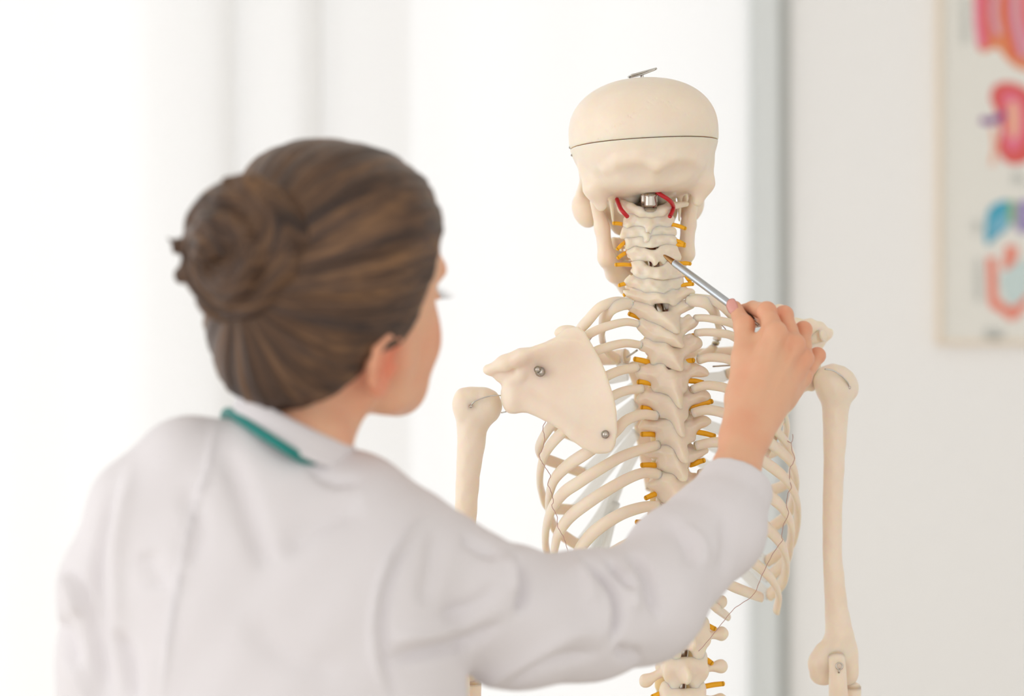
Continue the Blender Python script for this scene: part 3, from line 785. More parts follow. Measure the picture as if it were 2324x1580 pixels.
RIBS_R = [
 (6, [(1562, 684), (1590, 684), (1612, 694), (1628, 724), (1630, 756), (1618, 790), (1588, 812)], 4, .075, .0078, .0035),
 (6, [(1568, 676), (1592, 678), (1627, 686), (1662, 716), (1688, 752), (1700, 792), (1690, 832), (1650, 850)], 5, .10, .0062, .0034),
 (7, [(1578, 722), (1602, 722), (1630, 727), (1665, 736), (1700, 760), (1728, 806), (1736, 852), (1712, 896), (1660, 925)], 6, .125, .0052, .0034),
 (8, [(1580, 756), (1602, 754), (1630, 756), (1665, 764), (1712, 800), (1752, 850), (1766, 900), (1746, 950), (1680, 985)], 6, .14, .0054, .0036),
 (9, [(1586, 818), (1606, 812), (1630, 812), (1658, 818), (1710, 846), (1756, 894), (1782, 950), (1782, 990), (1762, 1022), (1700, 1045)], 7, .15, .0060, .0036),
 (10, [(1572, 884), (1592, 877), (1613, 875), (1659, 886), (1712, 926), (1756, 972), (1788, 1012), (1798, 1050), (1786, 1096), (1720, 1124)], 7, .155, .0062, .0036),
 (11, [(1572, 938), (1592, 932), (1613, 931), (1650, 941), (1702, 973), (1756, 1012), (1794, 1048), (1806, 1090), (1800, 1130), (1784, 1172), (1728, 1212)], 7, .155, .0068, .0037),
 (12, [(1580, 1012), (1620, 1004), (1660, 1010), (1700, 1030), (1740, 1052), (1780, 1084), (1803, 1120), (1810, 1156), (1806, 1200), (1790, 1240), (1740, 1275)], 7, .15, .0068, .0037),
 (13, [(1588, 1076), (1630, 1074), (1684, 1088), (1734, 1118), (1772, 1148), (1794, 1186), (1794, 1225), (1784, 1270), (1745, 1312)], 6, .14, .0072, .0038),
 (14, [(1594, 1150), (1640, 1150), (1700, 1170), (1746, 1204), (1774, 1238), (1784, 1276), (1776, 1320), (1745, 1352)], 5, .125, .0074, .0038),
 (15, [(1598, 1216), (1645, 1230), (1690, 1262), (1724, 1288), (1752, 1316), (1767, 1350), (1762, 1388)], 5, .085, .0062, .0034),
 (16, [(1598, 1306), (1640, 1322), (1685, 1340), (1727, 1356)], 3, .06, .0058, .0034),
 (17, [(1590, 1350), (1620, 1376), (1652, 1400)], 2, .03, .0050, .0032),
]
ends_L, ends_R = [], []
for side, RB, E in (('l', RIBS_L, ends_L), ('r', RIBS_R, ends_R)):
    for (vi, pts, lat, fy, hh, tt) in RB:
        path = spline(rib_path(pts, lat, fy, VC[vi]), 64)
        axis = VC[vi] + SY * .065
        def up(p, T, axis=axis):
            outw = p - axis; outw[2] = 0; outw /= np.linalg.norm(outw) + 1e-9
            u = np.cross(T, outw); return u if u[2] > 0 else -u
        v, f = sweep(path, [hh * .72, hh * .86, hh, hh, hh, hh, hh * .95], [tt * 1.25, tt * 1.1, tt, tt, tt, tt, tt], up, 14)
        sk(add('rib', make_mesh('rib', v, f), BONE, skel))
        E.append(path[-1])

# breastbone and the white gristle that joins it to the ribs
stn = [P(1466, 822, 2.505), P(1470, 880, 2.53), P(1474, 1010, 2.562), P(1476, 1064, 2.565), P(1477, 1110, 2.56)]
sk(tube_obj('breastbone', stn, [.022, .015, .017, .012, .006], M['bone'], skel, n=30, rb=[.005], up=lambda p, T: SX, seg=18))
spn = spline(stn, 40)
for E, s in ((ends_L, -1), (ends_R, 1)):
    for k in range(0, 10):
        if k == 0: keep = None
        j = int(np.interp(k, [0, 1, 6, 9], [1, 5, 28, 31]))
        t = spn[j] + SX * s * (.022 if k < 2 else .014)
        e = E[k]
        mid = e * .5 + t * .5 + np.array([0, 0, -.004 if k < 6 else -.010]) + SY * .006
        r = .0060 if k else .0045
        if k >= 7:      # the lower ones run up to the gristle above them
            t = keep * .55 + t * .45; mid = e * .5 + t * .5 + np.array([0, 0, -.010]) + SY * .004
        keep = mid
        sk(tube_obj('rib_cartilage', [e, e * .75 + mid * .25 + np.array([0, 0, -.002]), mid, t], r, M['cartilage'], skel, 'white translucent rib cartilage', n=22, rb=.0035, up=(0, 0, 1)))

# collar bones, running to the shoulder points
cl_l = [spn[0] - SX * .022 + np.array([0, 0, .006]), P(1350, 815, 2.51), P(1250, 812, 2.48), P(1165, 815, 2.43), P(1128, 832, 2.405)]
cl_r = [spn[0] + SX * .022 + np.array([0, 0, .006]), P(1640, 800, 2.54), P(1740, 790, 2.52), P(1820, 775, 2.49), P(1866, 762, 2.475)]
for q_ in (cl_l, cl_r):
    sk(tube_obj('collar_bone', q_, [.0085, .006, .0055, .006, .0065], BONE, skel, n=40, seg=14))

# ------------------------------------------------------------------ shoulder blades (drawn flat in u, v then bent to depth)
PXM = D / FPX
SCAP = [(1311, 741), (1325, 753), (1342, 783), (1359, 813), (1371, 841), (1380, 869), (1390, 900), (1395, 929), (1397, 977), (1392, 1008), (1384, 1021), (1372, 1026), (1345, 1023), (1319, 1013),
        (1297, 994), (1275, 970), (1250, 957), (1226, 945), (1198, 933), (1172, 936), (1154, 931), (1143, 910), (1140, 888), (1145, 870), (1160, 862), (1175, 850), (1170, 815), (1195, 790), (1235, 776), (1258, 765), (1280, 746)]
def scap_sdf(Q):
    """Q: u to the right, v up, w away from the camera; origin at px (1300, 880)"""
    u, vv, w = Q[:, 0], Q[:, 1], Q[:, 2]
    poly = np.array([((a - 1300) * PXM, (880 - b) * PXM) for a, b in SCAP])
    d2 = np.full(len(Q), 1e9); ins = np.zeros(len(Q), bool)
    for i in range(len(poly)):
        a = poly[i]; b = poly[(i + 1) % len(poly)]
        e = b - a; t = np.clip(((u - a[0]) * e[0] + (vv - a[1]) * e[1]) / (e @ e), 0, 1)
        d2 = np.minimum(d2, np.hypot(u - a[0] - t * e[0], vv - a[1] - t * e[1]))
        c = ((a[1] > vv) != (b[1] > vv)) & (u < (b[0] - a[0]) * (vv - a[1]) / (b[1] - a[1] + 1e-12) + a[0]); ins ^= c
    d2 = np.where(ins, -d2, d2)
    g = lambda px, py, ww: ((px - 1300) * PXM, (880 - py) * PXM, ww)
    # spine of the blade: the sheet itself swells towards the camera along it, more and more towards the shoulder
    sp = spline([g(1352, 800, 0), g(1300, 776, 0), g(1250, 780, 0), g(1200, 794, 0), g(1150, 815, 0), g(1110, 838, 0)], 40)
    dd = (u[:, None] - sp[None, :, 0]) ** 2 + (vv[:, None] - sp[None, :, 1]) ** 2
    k = dd.argmin(1); dm = np.sqrt(dd[np.arange(len(u)), k]); below = vv < sp[k, 1]
    amp = np.interp(k, [0, 10, 24, 39], [.001, .006, .014, .013])
    w0 = -amp * np.exp(-(dm / np.where(below, .016, .007)) ** 2)
    w0 = w0 + .0045 * np.exp(-((u - .012) ** 2 / .0010 + (vv - .020) ** 2 / .0006)) + .002 * np.exp(-((u - .010) ** 2 + (vv + .028) ** 2) / .0012)
    d = smax(d2 + .0002, np.abs(w - w0) * .8 - .0030, .004)
    # thick outer border, neck and socket
    d = smin(d, chain(Q, [g(1185, 905, .004), g(1240, 934, .003), g(1300, 980, .002), g(1350, 1010, .002)], [.0085, .0050, .0035, .0030], .004), .010)
    d = smin(d, ell(Q, g(1160, 900, .004), (.0090, .0160, .0125)), .008)
    # the flattened shoulder point and the lip under it
    d = smin(d, chain(Q, [g(1180, 806, -.013), g(1145, 824, -.011), g(1110, 838, -.006)], [.0070, .0072, .0045], .006), .008)
    d = smin(d, chain(Q, [g(1106, 840, -.004), g(1135, 853, .000), g(1162, 862, .002), g(1180, 850, -.004)], [.0035, .0048, .0052, .0050], .004), .006)
    d = smin(d, ell(Q, g(1156, 850, .001), (.010, .009, .005)), .008)
    # coracoid beyond, upper edge
    d = smin(d, chain(Q, [g(1190, 870, .012), g(1200, 850, .030), g(1170, 868, .045)], [.008, .007, .006], .005), .006)
    d = smin(d, ell(Q, g(1286, 756, .010), (.0130, .0080, .005)), .006)
    return d
sv, sq = surface_net(scap_sdf, (-.105, -.075, -.034), (.055, .072, .06), .0011, 6)
def scap_left(v):
    px = 1300 + v[:, 0] / PXM; py = 880 - v[:, 1] / PXM
    Y = 2.350 + (1390 - px) * (.040 / 250) + v[:, 2]
    Y0 = D
    return np.stack([(px - 1162) * Y0 / FPX, Y, CAM_Z - (py - 790) * Y0 / FPX], 1)
def scap_right(v):
    # mirrored about the column, turned further away and carried higher
    px = 1300 + v[:, 0] / PXM; py = 880 - v[:, 1] / PXM
    dx = (1395 - px); k = .76
    px2 = 1688 + dx * k; py2 = py - 28 - dx * .19 + np.clip((py - 900), 0, 200) * .60
    Y = 2.412 + dx * (.085 / 250) + v[:, 2] * .8
    return np.stack([(px2 - 1162) * 2.43 / FPX, Y, CAM_Z - (py2 - 790) * 2.43 / FPX], 1)
scL = sk(add('shoulder_blade', make_mesh('shoulder_blade', scap_left(sv), sq), BONE, skel, 'broad left shoulder blade with two bolts'))
scR = sk(add('shoulder_blade', make_mesh('shoulder_blade', scap_right(sv), sq[:, ::-1].copy()), BONE, skel, 'right shoulder blade half hidden behind the hand'))
def bolt(px, py, Y, r, parent, knob=False):
    p = P(px, py, Y)
    v, f = sweep([p + np.array([0, .010, 0]), p + np.array([0, .002, 0]), p + np.array([0, -.0015, 0]), p + np.array([0, -.004, 0])], [r * .8, r, r, r * .75], seg=16)
    add('bolt', make_mesh('bolt', v, f), M['dark_steel'], parent, 'steel bolt')
    if knob:
        p2 = P(px - 6, py - 5, Y - .006); v, f = sweep([p2 + np.array([0, .005, 0]), p2, p2 + np.array([.0, -.003, 0])], [r * .7, r * .72, r * .45], seg=14)
        add('bolt', make_mesh('bolt', v, f), M['dark_steel'], parent, 'steel bolt')
bolt(1226, 844, 2.366, .0052, scL, True); bolt(1374, 986, 2.3515, .0042, scL)

# ------------------------------------------------------------------ arm bones
def hum(name, head, neck, shaft, rad, extra, mat_label, lo_pad=.03):
    pts = [P(*p) for p in shaft]
    def f(Q):
        d = chain(Q, pts, rad)
        d = smin(d, ell(Q, P(*head[0]), head[1]), .010)
        for c, r in extra: d = smin(d, ell(Q, P(*c), r), .010 if c[1] > 1300 else .008)
        return d + .0003 * np.sin(Q[:, 0] * 500) * np.sin(Q[:, 2] * 230)
    A = np.array(pts + [P(*head[0])] + [P(*c) for c, r in extra])
    return sk(sdf_obj(name, f, A.min(0) - lo_pad, A.max(0) + lo_pad, .0013, BONE, skel, mat_label, coarse=6))
hl = hum('upper_arm_bone', ((1096, 922, 2.415), (.0195, .021, .0195)), None,
         [(1072, 950, 2.41), (1070, 1000, 2.41), (1062, 1080, 2.41), (1056, 1180, 2.41), (1052, 1300, 2.41), (1048, 1420, 2.41), (1046, 1500, 2.41)],
         [.0165, .0145, .0122, .0112, .0112, .0130, .0160],
         [((1050, 918, 2.405), (.0105, .012, .015)), ((1066, 900, 2.41), (.012, .012, .009)), ((1025, 1516, 2.41), (.014, .012, .012)), ((1068, 1520, 2.415), (.014, .012, .012))], 'left upper arm bone')
hr = hum('upper_arm_bone', ((1890, 868, 2.475), (.0200, .021, .0195)), None,
         [(1897, 895, 2.475), (1896, 940, 2.475), (1893, 1050, 2.475), (1889, 1160, 2.475), (1889, 1260, 2.475), (1898, 1380, 2.475), (1905, 1440, 2.475), (1893, 1490, 2.478)],
         [.0165, .0135, .0110, .0102, .0100, .0120, .0150, .0150],
         [((1928, 880, 2.48), (.0095, .012, .013)), ((1912, 862, 2.475), (.011, .013, .010)), ((1851, 1508, 2.475), (.0085, .008, .010)), ((1868, 1486, 2.475), (.010, .008, .012)), ((1930, 1495, 2.48), (.0085, .010, .022)),
          ((1868, 1532, 2.484), (.014, .012, .011)), ((1922, 1530, 2.486), (.0105, .011, .012))], 'right upper arm bone')
def ulna(name, pts, rad, label):
    return sk(tube_obj(name, [P(*p) for p in pts], rad, BONE, skel, label, n=60, seg=16))
ulna('elbow_bone', [(1898, 1490, 2.462), (1901, 1520, 2.456), (1902, 1560, 2.458), (1904, 1620, 2.468), (1908, 1760, 2.475), (1912, 2020, 2.475)], [.0085, .0105, .0100, .0080, .0062, .0045], 'right elbow bone with a hook screw')
ulna('elbow_bone', [(1046, 1490, 2.40), (1045, 1530, 2.392), (1045, 1640, 2.402), (1046, 1800, 2.41), (1046, 2030, 2.41)], [.0085, .0105, .0080, .0062, .0045], 'left elbow bone')
ulna('forearm_bone', [(1934, 1560, 2.488), (1934, 1585, 2.488), (1930, 1640, 2.485), (1926, 1780, 2.48), (1924, 2020, 2.478)], [.0095, .0080, .0055, .0055, .0095], None)
ulna('forearm_bone', [(1072, 1550, 2.42), (1072, 1580, 2.42), (1072, 1800, 2.415), (1074, 2020, 2.412)], [.0095, .0070, .0055, .0095], None)
for cpt, rr in (((1905, 1512, 2.444), .0034),):
    c = P(*cpt); n = 20
    ring = [c + np.array([rr * math.cos(2 * math.pi * k / n), .0, rr * math.sin(2 * math.pi * k / n)]) for k in range(n)]
    v, f = sweep(ring, .0009, closed=True, up=(0, 1, 0), seg=8)
    sk(add('hook_screw', make_mesh('hook_screw', v, f), M['dark_steel'], skel, 'small steel hook screw at the elbow'))
    sk(tube_obj('hook_screw', [c + np.array([0, 0, -.0034]), c + np.array([-.0008, -.001, -.0068])], .0011, M['dark_steel'], skel, 'small steel hook screw at the elbow', n=4))
# steel wires at the shoulders
sk(tube_obj('shoulder_wire', [P(1068, 921, 2.394), P(1078, 911, 2.392), P(1100, 902, 2.392), P(1120, 898, 2.392), P(1140, 898, 2.395)], .0007, M['steel'], skel, 'thin steel wire', n=24, seg=8))
sk(tube_obj('shoulder_wire', [P(1138, 937, 2.40), P(1150, 934, 2.398), P(1160, 930, 2.40)], .0007, M['steel'], skel, 'thin steel wire', n=10, seg=8))
sk(tube_obj('wire_screw', [P(1068, 921, 2.396), P(1069, 923, 2.389)], .0016, M['dark_steel'], skel, 'tiny steel screw', n=4))
sk(tube_obj('shoulder_wire', [P(1872, 838, 2.452), P(1890, 841, 2.452), P(1908, 852, 2.452), P(1922, 866, 2.455), P(1928, 878, 2.46)], .0008, M['steel'], skel, 'thin steel wire', n=24, seg=8))
sk(tube_obj('wire_screw', [P(1928, 879, 2.468), P(1928, 880, 2.460)], .0016, M['dark_steel'], skel, 'tiny steel screw', n=4))

# ------------------------------------------------------------------ nerve stubs, each on its vertebra
NERVES = [((1392, 507), (1418, 510)), ((1401, 566), (1421, 548)), ((1402, 586), (1424, 572)), ((1397, 601), (1438, 602)), ((1405, 648), (1428, 643)), ((1416, 670), (1430, 667)),
          ((1556, 519), (1524, 509)), ((1554, 555), (1532, 545)), ((1554, 558), (1534, 556)), ((1567, 599), (1545, 598)), ((1573, 645), (1546, 648)), ((1566, 640), (1562, 634)),
          ((1428, 712), (1458, 724)), ((1440, 815), (1480, 825)), ((1448, 867), (1482, 871)), ((1456, 925), (1489, 936)), ((1456, 986), (1491, 987)),
          ((1456, 1056), (1496, 1057)), ((1465, 1131), (1498, 1118)), ((1444, 1185), (1484, 1188)),
          ((1562, 724), (1540, 736)), ((1577, 761), (1550, 771)), ((1574, 818), (1556, 822)), ((1596, 869), (1562, 864)), ((1616, 911), (1566, 926)), ((1622, 990), (1578, 980)), ((1598, 1045), (1578, 1052)),
          ((1600, 1120), (1572, 1122)), ((1604, 1190), (1574, 1188)), ((1486, 1262), (1505, 1260)), ((1600, 1330), (1574, 1328)),
          ((1623, 1428), (1588, 1414)), ((1616, 1506), (1596, 1494)), ((1642, 1552), (1596, 1559)), ((1457, 1500), (1518, 1488)), ((1480, 1582), (1520, 1568)), ((1640, 1626), (1600, 1630))]
for a, b in NERVES:
    k = min(range(len(vert_objs)), key=lambda i: abs(vert_objs[i][0] - b[1]))
    o = vert_objs[k][1]
    Yb = ydep(b[1]) + (.016 if 700 < b[1] < 800 else .009); s = 1 if a[0] > b[0] else -1
    dirn = np.array([b[0] - a[0], b[1] - a[1]], float); e = np.array(b) + dirn / (np.linalg.norm(dirn) + 1e-9) * 12
    y0 = Yb - .007 + .03 * s * math.sin(TH)
    tube_obj('spinal_nerve', [P(*a, y0), P((a[0] + b[0]) / 2, (a[1] + b[1]) / 2 - 1, y0 + .002), P(*b, Yb), P(*e, Yb + .004)], [.0026, .0028, .0028, .0026] if b[1] > 680 else [.0020, .0021, .0021, .002], M['nerve'], o, 'orange nerve stub', n=14, seg=12)

# ------------------------------------------------------------------ threads that tie the ribs
def thread(px, r=.00036):
    pts = spline([P(*p) for p in px], 160)
    t = np.arange(len(pts)) * .9
    pts = pts + np.stack([np.sin(t), np.cos(t), 0 * t], 1) * .0002
    sk(tube_obj('rib_thread', pts, r, M['thread'], skel, 'thin brown twisted thread', seg=6))
thread([(1238, 957, 2.41), (1232, 972, 2.405), (1236, 995, 2.398), (1231, 1020, 2.40), (1224, 1036, 2.405), (1238, 1062, 2.39), (1249, 1080, 2.39), (1243, 1098, 2.39), (1250, 1114, 2.385), (1256, 1140, 2.39), (1252, 1148, 2.39),
        (1264, 1172, 2.385), (1266, 1196, 2.385), (1280, 1222, 2.38), (1290, 1256, 2.38)])
thread([(1325, 794, 2.40), (1340, 770, 2.40), (1357, 752, 2.405)])
thread([(1799, 986, 2.46), (1799, 1000, 2.455), (1796, 1006, 2.455), (1797, 1020, 2.452), (1803, 1038, 2.45), (1800, 1052, 2.445), (1793, 1062, 2.44), (1792, 1088, 2.44), (1796, 1106, 2.44), (1788, 1122, 2.435), (1785, 1150, 2.435),
        (1790, 1166, 2.435), (1778, 1192, 2.43), (1774, 1220, 2.43), (1776, 1226, 2.43), (1756, 1254, 2.425), (1738, 1288, 2.42), (1726, 1314, 2.42), (1716, 1340, 2.415), (1704, 1356, 2.41), (1680, 1372, 2.405), (1662, 1386, 2.40), (1630, 1426, 2.39), (1604, 1458, 2.385), (1586, 1478, 2.388)])
thread([(1781, 990, 2.45), (1786, 1000, 2.45), (1796, 1006, 2.452)])
thread([(1638, 738, 2.43), (1644, 744, 2.43), (1650, 752, 2.43)])
# wire tie and white strap near the collar
sk(tube_obj('wire_tie', [P(1422, 811, 2.47), P(1436, 802, 2.46), P(1446, 795, 2.455)], .0011, M['steel'], skel, 'short bright wire tie', n=10))
sk(tube_obj('wire_tie', [P(1618, 832, 2.46), P(1645, 830, 2.465), P(1668, 829, 2.47)], .0009, M['dark_steel'], skel, 'short bright wire tie', n=10))

# ------------------------------------------------------------------ hips and the stand, below the picture
def hips(Q):
    c = VC[-1]
    q = (Q - c) @ RSK
    d = ell(q, (0, .012, -.06), (.050, .020, .055))
    for s in (-1, 1):
        d = smin(d, ell(q, (s * .085, .03, -.045), (.055, .012, .060), rot('Z', -s * 50) @ rot('Y', s * 18)), .012)
        d = smin(d, chain(q, [(s * .09, .03, -.10), (s * .055, .03, -.17), (s * .015, .09, -.15)], [.020, .014, .011], .01), .015)
        d = smin(d, ell(q, (s * .098, .04, -.112), (.028, .028, .028)), .01)
        d = smin(d, chain(q, [(s * .03, .010, -.03), (s * .075, .026, -.035), (s * .095, .036, -.10)], [.020, .022, .024]), .025)
    return d
sk(sdf_obj('hip_bone', hips, VC[-1] + np.array([-.17, -.09, -.22]), VC[-1] + np.array([.17, .16, .04]), .003, BONE, skel))
bx, by = rod[-1][0], rod[-1][1]
sk(tube_obj('stand_pole', [(bx, by, .06), (bx, by, rod[-1][2] + .01)], .011, M['steel'], skel, n=6, seg=20))
for k in range(5):
    a = 2 * math.pi * k / 5 + .3
    e = np.array([bx + .27 * math.cos(a), by + .27 * math.sin(a), .055])
    sk(tube_obj('stand_leg', [(bx, by, .085), (bx + .14 * math.cos(a), by + .14 * math.sin(a), .075), e], .012, M['dark_steel'], skel, n=12))
    t = np.array([-math.sin(a), math.cos(a), 0]) * .012
    sk(tube_obj('caster', [e - t + np.array([0, 0, -.030]), e + t + np.array([0, 0, -.030])], .025, M['frame_dark'], skel, n=4, seg=20))
# ------------------------------------------------------------------ the person
HO = P(762, 630, 1.95)
HS = 1.01
def head_axes(yaw, pitch, roll):
    a, d, r = map(math.radians, (yaw, pitch, roll))
    F0 = np.array([math.sin(a), math.cos(a), 0]); R0 = np.array([math.cos(a), -math.sin(a), 0]); U0 = np.array([0, 0, 1.0])
    F = math.cos(d) * F0 - math.sin(d) * U0; U = math.cos(d) * U0 + math.sin(d) * F0
    return np.stack([math.cos(r) * R0 - math.sin(r) * U, F, math.cos(r) * U + math.sin(r) * R0], 1)
HR = head_axes(38, -13, 19)                       # columns: her right, forward, up
HW = lambda r, f, u: HO + HR @ (np.array([r, f, u]) * HS)
EC = np.array([.0750, -.022, -.045])             # ear, in head axes
def ear(q):
    e = q - EC
    # ear plate stands off the head, leaning out backwards
    R_ = rot('Z', 3) @ rot('Y', -4) @ rot('X', -14)
    p = (e @ R_) / np.array([.95, 1.15, .80])
    d = ell(p, (.002, -.006, .003), (.0055, .0165, .030))
    d = smin(d, ell(p, (.002, .000, -.026), (.005, .0085, .010)), .008)
    d = smax(d, -ell(p, (.010, -.002, .002), (.0075, .0105, .020)), .004)
    rim = [(.006, .008, .018), (.0075, .002, .030), (.0085, -.012, .031), (.0095, -.0215, .018), (.009, -.0225, .000), (.007, -.016, -.017), (.004, -.004, -.029)]
    d = smin(d, chain(p, rim, [.0030, .0034, .0036, .0036, .0034, .0034, .0036], .003), .003)
    d = smin(d, chain(p, [(.006, -.006, .018), (.0065, -.012, .002), (.005, -.008, -.012)], [.0026, .003, .0026], .003), .004)
    d = smin(d, ell(p, (.003, .009, -.006), (.004, .005, .008)), .004)
    return d * .85
def cran(q):
    d = ell(q, (0, -.008, .002), (.0725, .094, .086))
    return smin(d, ell(q, (0, -.045, -.035), (.056, .050, .055)), .03)
def head(q):
    d = cran(q)
    u = q[:, 2]; q = np.stack([q[:, 0], q[:, 1], np.where(u < -.05, -.05 + (u + .05) * 1.14, u)], 1)
    d = smin(d, ell(q, (0, .040, -.045), (.058, .052, .070)), .03)
    d = smin(d, ell(q, (0, .034, .022), (.060, .058, .055)), .02)
    for s in (-1, 1): d = smin(d, ell(q, (s * .040, .050, -.088), (.022, .026, .032)), .02)
    for s in (-1, 1):
        d = smin(d, chain(q, [(s * .056, .012, -.058), (s * .050, .020, -.098), (s * .030, .060, -.118), (0, .078, -.122)], [.016, .0155, .016, .0155], .01), .028)
        d = smin(d, ell(q, (s * .038, .060, -.055), (.024, .022, .026)), .022)
        d = smin(d, ell(q, (s * .028, .080, .004), (.022, .010, .009)), .014)          # brow
        d = smax(d, -ell(q, (s * .031, .106, -.020), (.015, .014, .009)), .010)        # eye hollow
        d = smin(d, ell(q, (s * .031, .080, -.020), (.0125, .0115, .0105)), .003)      # eyeball under its lid
        d = smin(d, chain(q, [(s * .018, .0905, -.0235), (s * .031, .0925, -.0215), (s * .044, .086, -.0235)], [.0016, .0020, .0016]), .003)
        d = smin(d, ell(q, (s * .0105, .104, -.060), (.007, .008, .006)), .006)
    d = smin(d, chain(q, [(0, .090, -.008), (0, .098, -.032), (0, .110, -.056)], [.008, .008, .0088], .006), .010)
    d = smin(d, ell(q, (0, .097, -.086), (.022, .009, .0055)), .005)
    d = smin(d, ell(q, (0, .095, -.096), (.019, .009, .0060)), .005)
    d = smin(d, ell(q, (0, .092, -.122), (.016, .012, .012)), .014)
    return d
# right arm and hand joints: px, py, distance
W_ = {k: P(*v) for k, v in dict(
    sh=(905, 1270, 1.955), el=(1485, 1375, 2.095), fa=(1592, 1205, 2.165), w0=(1668, 1075, 2.205), wa=(1680, 992, 2.226), wb=(1713, 985, 2.232),
    i0=(1760, 755, 2.262), i1=(1740, 708, 2.286), i2=(1709, 700, 2.316), i3=(1685, 705, 2.3285),
    m0=(1802, 782, 2.268), m1=(1779, 716, 2.294), m2=(1742, 722, 2.332), m3=(1712, 730, 2.344),
    r0=(1824, 814, 2.278), r1=(1823, 750, 2.304), r2=(1792, 772, 2.334), r3=(1764, 782, 2.335),
    p0=(1822, 856, 2.290), p1=(1855, 808, 2.308), p2=(1832, 804, 2.330), p3=(1806, 815, 2.335),
    t0=(1694, 915, 2.250), t1=(1690, 812, 2.268), t2=(1689, 740, 2.292), t3=(1668, 698, 2.313)).items()}
def hand(Q):
    w = W_
    wm = (w['wa'] + w['wb']) / 2
    d = chain(Q, [w['wa'], w['wa'] * .35 + w['i0'] * .65, w['i0']], [.0165, .0130, .0112], .006)
    d = smin(d, chain(Q, [wm, wm * .4 + w['m0'] * .6, w['m0']], [.0165, .0124, .0102], .006), .008)
    d = smin(d, chain(Q, [w['wb'], w['wb'] * .4 + w['r0'] * .6, w['r0']], [.0150, .0112, .0094], .006), .008)
    d = smin(d, chain(Q, [w['wb'], w['wb'] * .4 + w['p0'] * .6, w['p0']], [.0145, .0102, .0088], .006), .007)
    # fullness of the palm behind, ball of the thumb on the left
    pm = P(1745, 850, 2.276); d = smin(d, ell(Q, pm, (.030, .015, .038)), .012)
    d = smin(d, chain(Q, [w['wa'], w['t0'] + np.array([-.002, .004, .004]), w['t1']], [.0165, .0172, .0118], .008), .014)
    d = smin(d, cone(Q, w['t1'] + np.array([.006, .012, -.004]), w['i0'] + np.array([-.004, .012, 0]), .010, .0095), .008)
    # fingers: knuckle, first bend, second bend, tip
    d = smin(d, chain(Q, [w['t1'], w['t2'], w['t3']], [.0112, .0092, .0068], .004), .007)
    d = smin(d, ell(Q, w['t2'], (.0098, .0095, .0105)), .004)
    for a, r in (('i', (.0106, .0090, .0072, .0064)), ('m', (.0100, .0086, .0074, .0064)), ('r', (.0092, .0080, .0070, .0062)), ('p', (.0084, .0074, .0062, .0055))):
        j = [w[a + str(k)] for k in range(4)]
        m = j[0] * .5 + j[1] * .5
        fgr = chain(Q, [j[0], m, j[1]], [r[0], r[1] * .96, r[1]], .003)
        fgr = smin(fgr, chain(Q, [j[1], j[2], j[3]], r[1:], .003), .003)
        fgr = smin(fgr, ell(Q, j[1] - np.array([0, .0012, -.0008]), (r[1] * 1.02,) * 3), .003)
        d = smin(d, fgr, .0030)
    # raised knuckles and tendons over the back of the hand
    for a, r in (('i', .0088), ('m', .0092), ('r', .0080), ('p', .0072)):
        k0 = w[a + '0'] - np.array([0, .0062, 0]); d = smin(d, ell(Q, k0, (r, r * .85, r)), .006)
        e0 = wm * .75 + w[a + '0'] * .25
        t0 = e0 + np.array([0, -.0125, 0]); t1 = w[a + '0'] + np.array([0, -.0122, -.004])
        d = smin(d, cone(Q, t0, t1, .0022, .0026), .005)
    return d
def arm_r(Q):
    w = W_
    d = chain(Q, [w['sh'], P(1170, 1402, 2.02), w['el']], [.046, .042, .036], .02)
    d = smin(d, chain(Q, [w['el'], w['fa'], w['w0']], [.038, .034, .0215], .012), .02)
    wm = (w['wa'] + w['wb']) / 2
    d = smin(d, chain(Q, [w['w0'] + np.array([-.004, 0, 0]), w['wa']], [.0185, .0162]), .010)
    d = smin(d, chain(Q, [w['w0'] + np.array([.005, .002, 0]), w['wb']], [.0170, .0145]), .010)
    return d
NECK = P(676, 1010, 1.935)
def neck(Q):
    d = chain(Q, [HW(.006, -.022, -.075), HW(.004, -.030, -.105) * .5 + NECK * .5, NECK, P(670, 1130, 1.94)], [.045, .0385, .0385, .040], .02)
    # the long muscle from behind the ear to the collarbone
    d = smin(d, cone(Q, HW(.050, -.016, -.085), P(745, 1020, 1.965), .011, .009), .012)
    return d
LSH, LEL, LWR = P(335, 1170, 1.92), P(268, 1400, 1.93), P(262, 2080, 1.98)
def torso_in(Q):
    d = ell(Q, P(610, 1530, 1.95), (.125, .078, .160))
    d = smin(d, ell(Q, P(600, 1900, 1.95), (.125, .090, .170)), .05)
    d = smin(d, chain(Q, [P(420, 1160, 1.93), P(660, 1170, 1.94), P(860, 1290, 1.955)], [.030, .032, .034]), .02)
    d = smin(d, chain(Q, [LSH, LEL, LWR], [.038, .034, .024]), .03)
    for k in range(5):
        t = np.array([.012 * (k - 2), .01 + (.022 if k == 4 else 0), -.085 - .012 * (2 - abs(k - 1.6)) if k < 4 else -.06])
        d = smin(d, cone(Q, LWR + np.array([.008 * (k - 2), .006, -.03]), LWR + t + np.array([0, .01, -.06]), .012, .0075), .008)
    return d
def body(Q):
    q = (Q - HO) @ HR / HS
    d = smin(head(q) * HS, neck(Q), .022)
    d = smin(d, ear(q) * HS, .004)
    d = smin(d, torso_in(Q), .03)
    a = smin(arm_r(Q), hand(Q), .008)
    return smin(d, a, .012)
b_lo = np.minimum.reduce([P(150, 300, 1.84), P(120, 1500, 1.84)]) ; b_hi = np.array([.33, 2.40, 1.70])
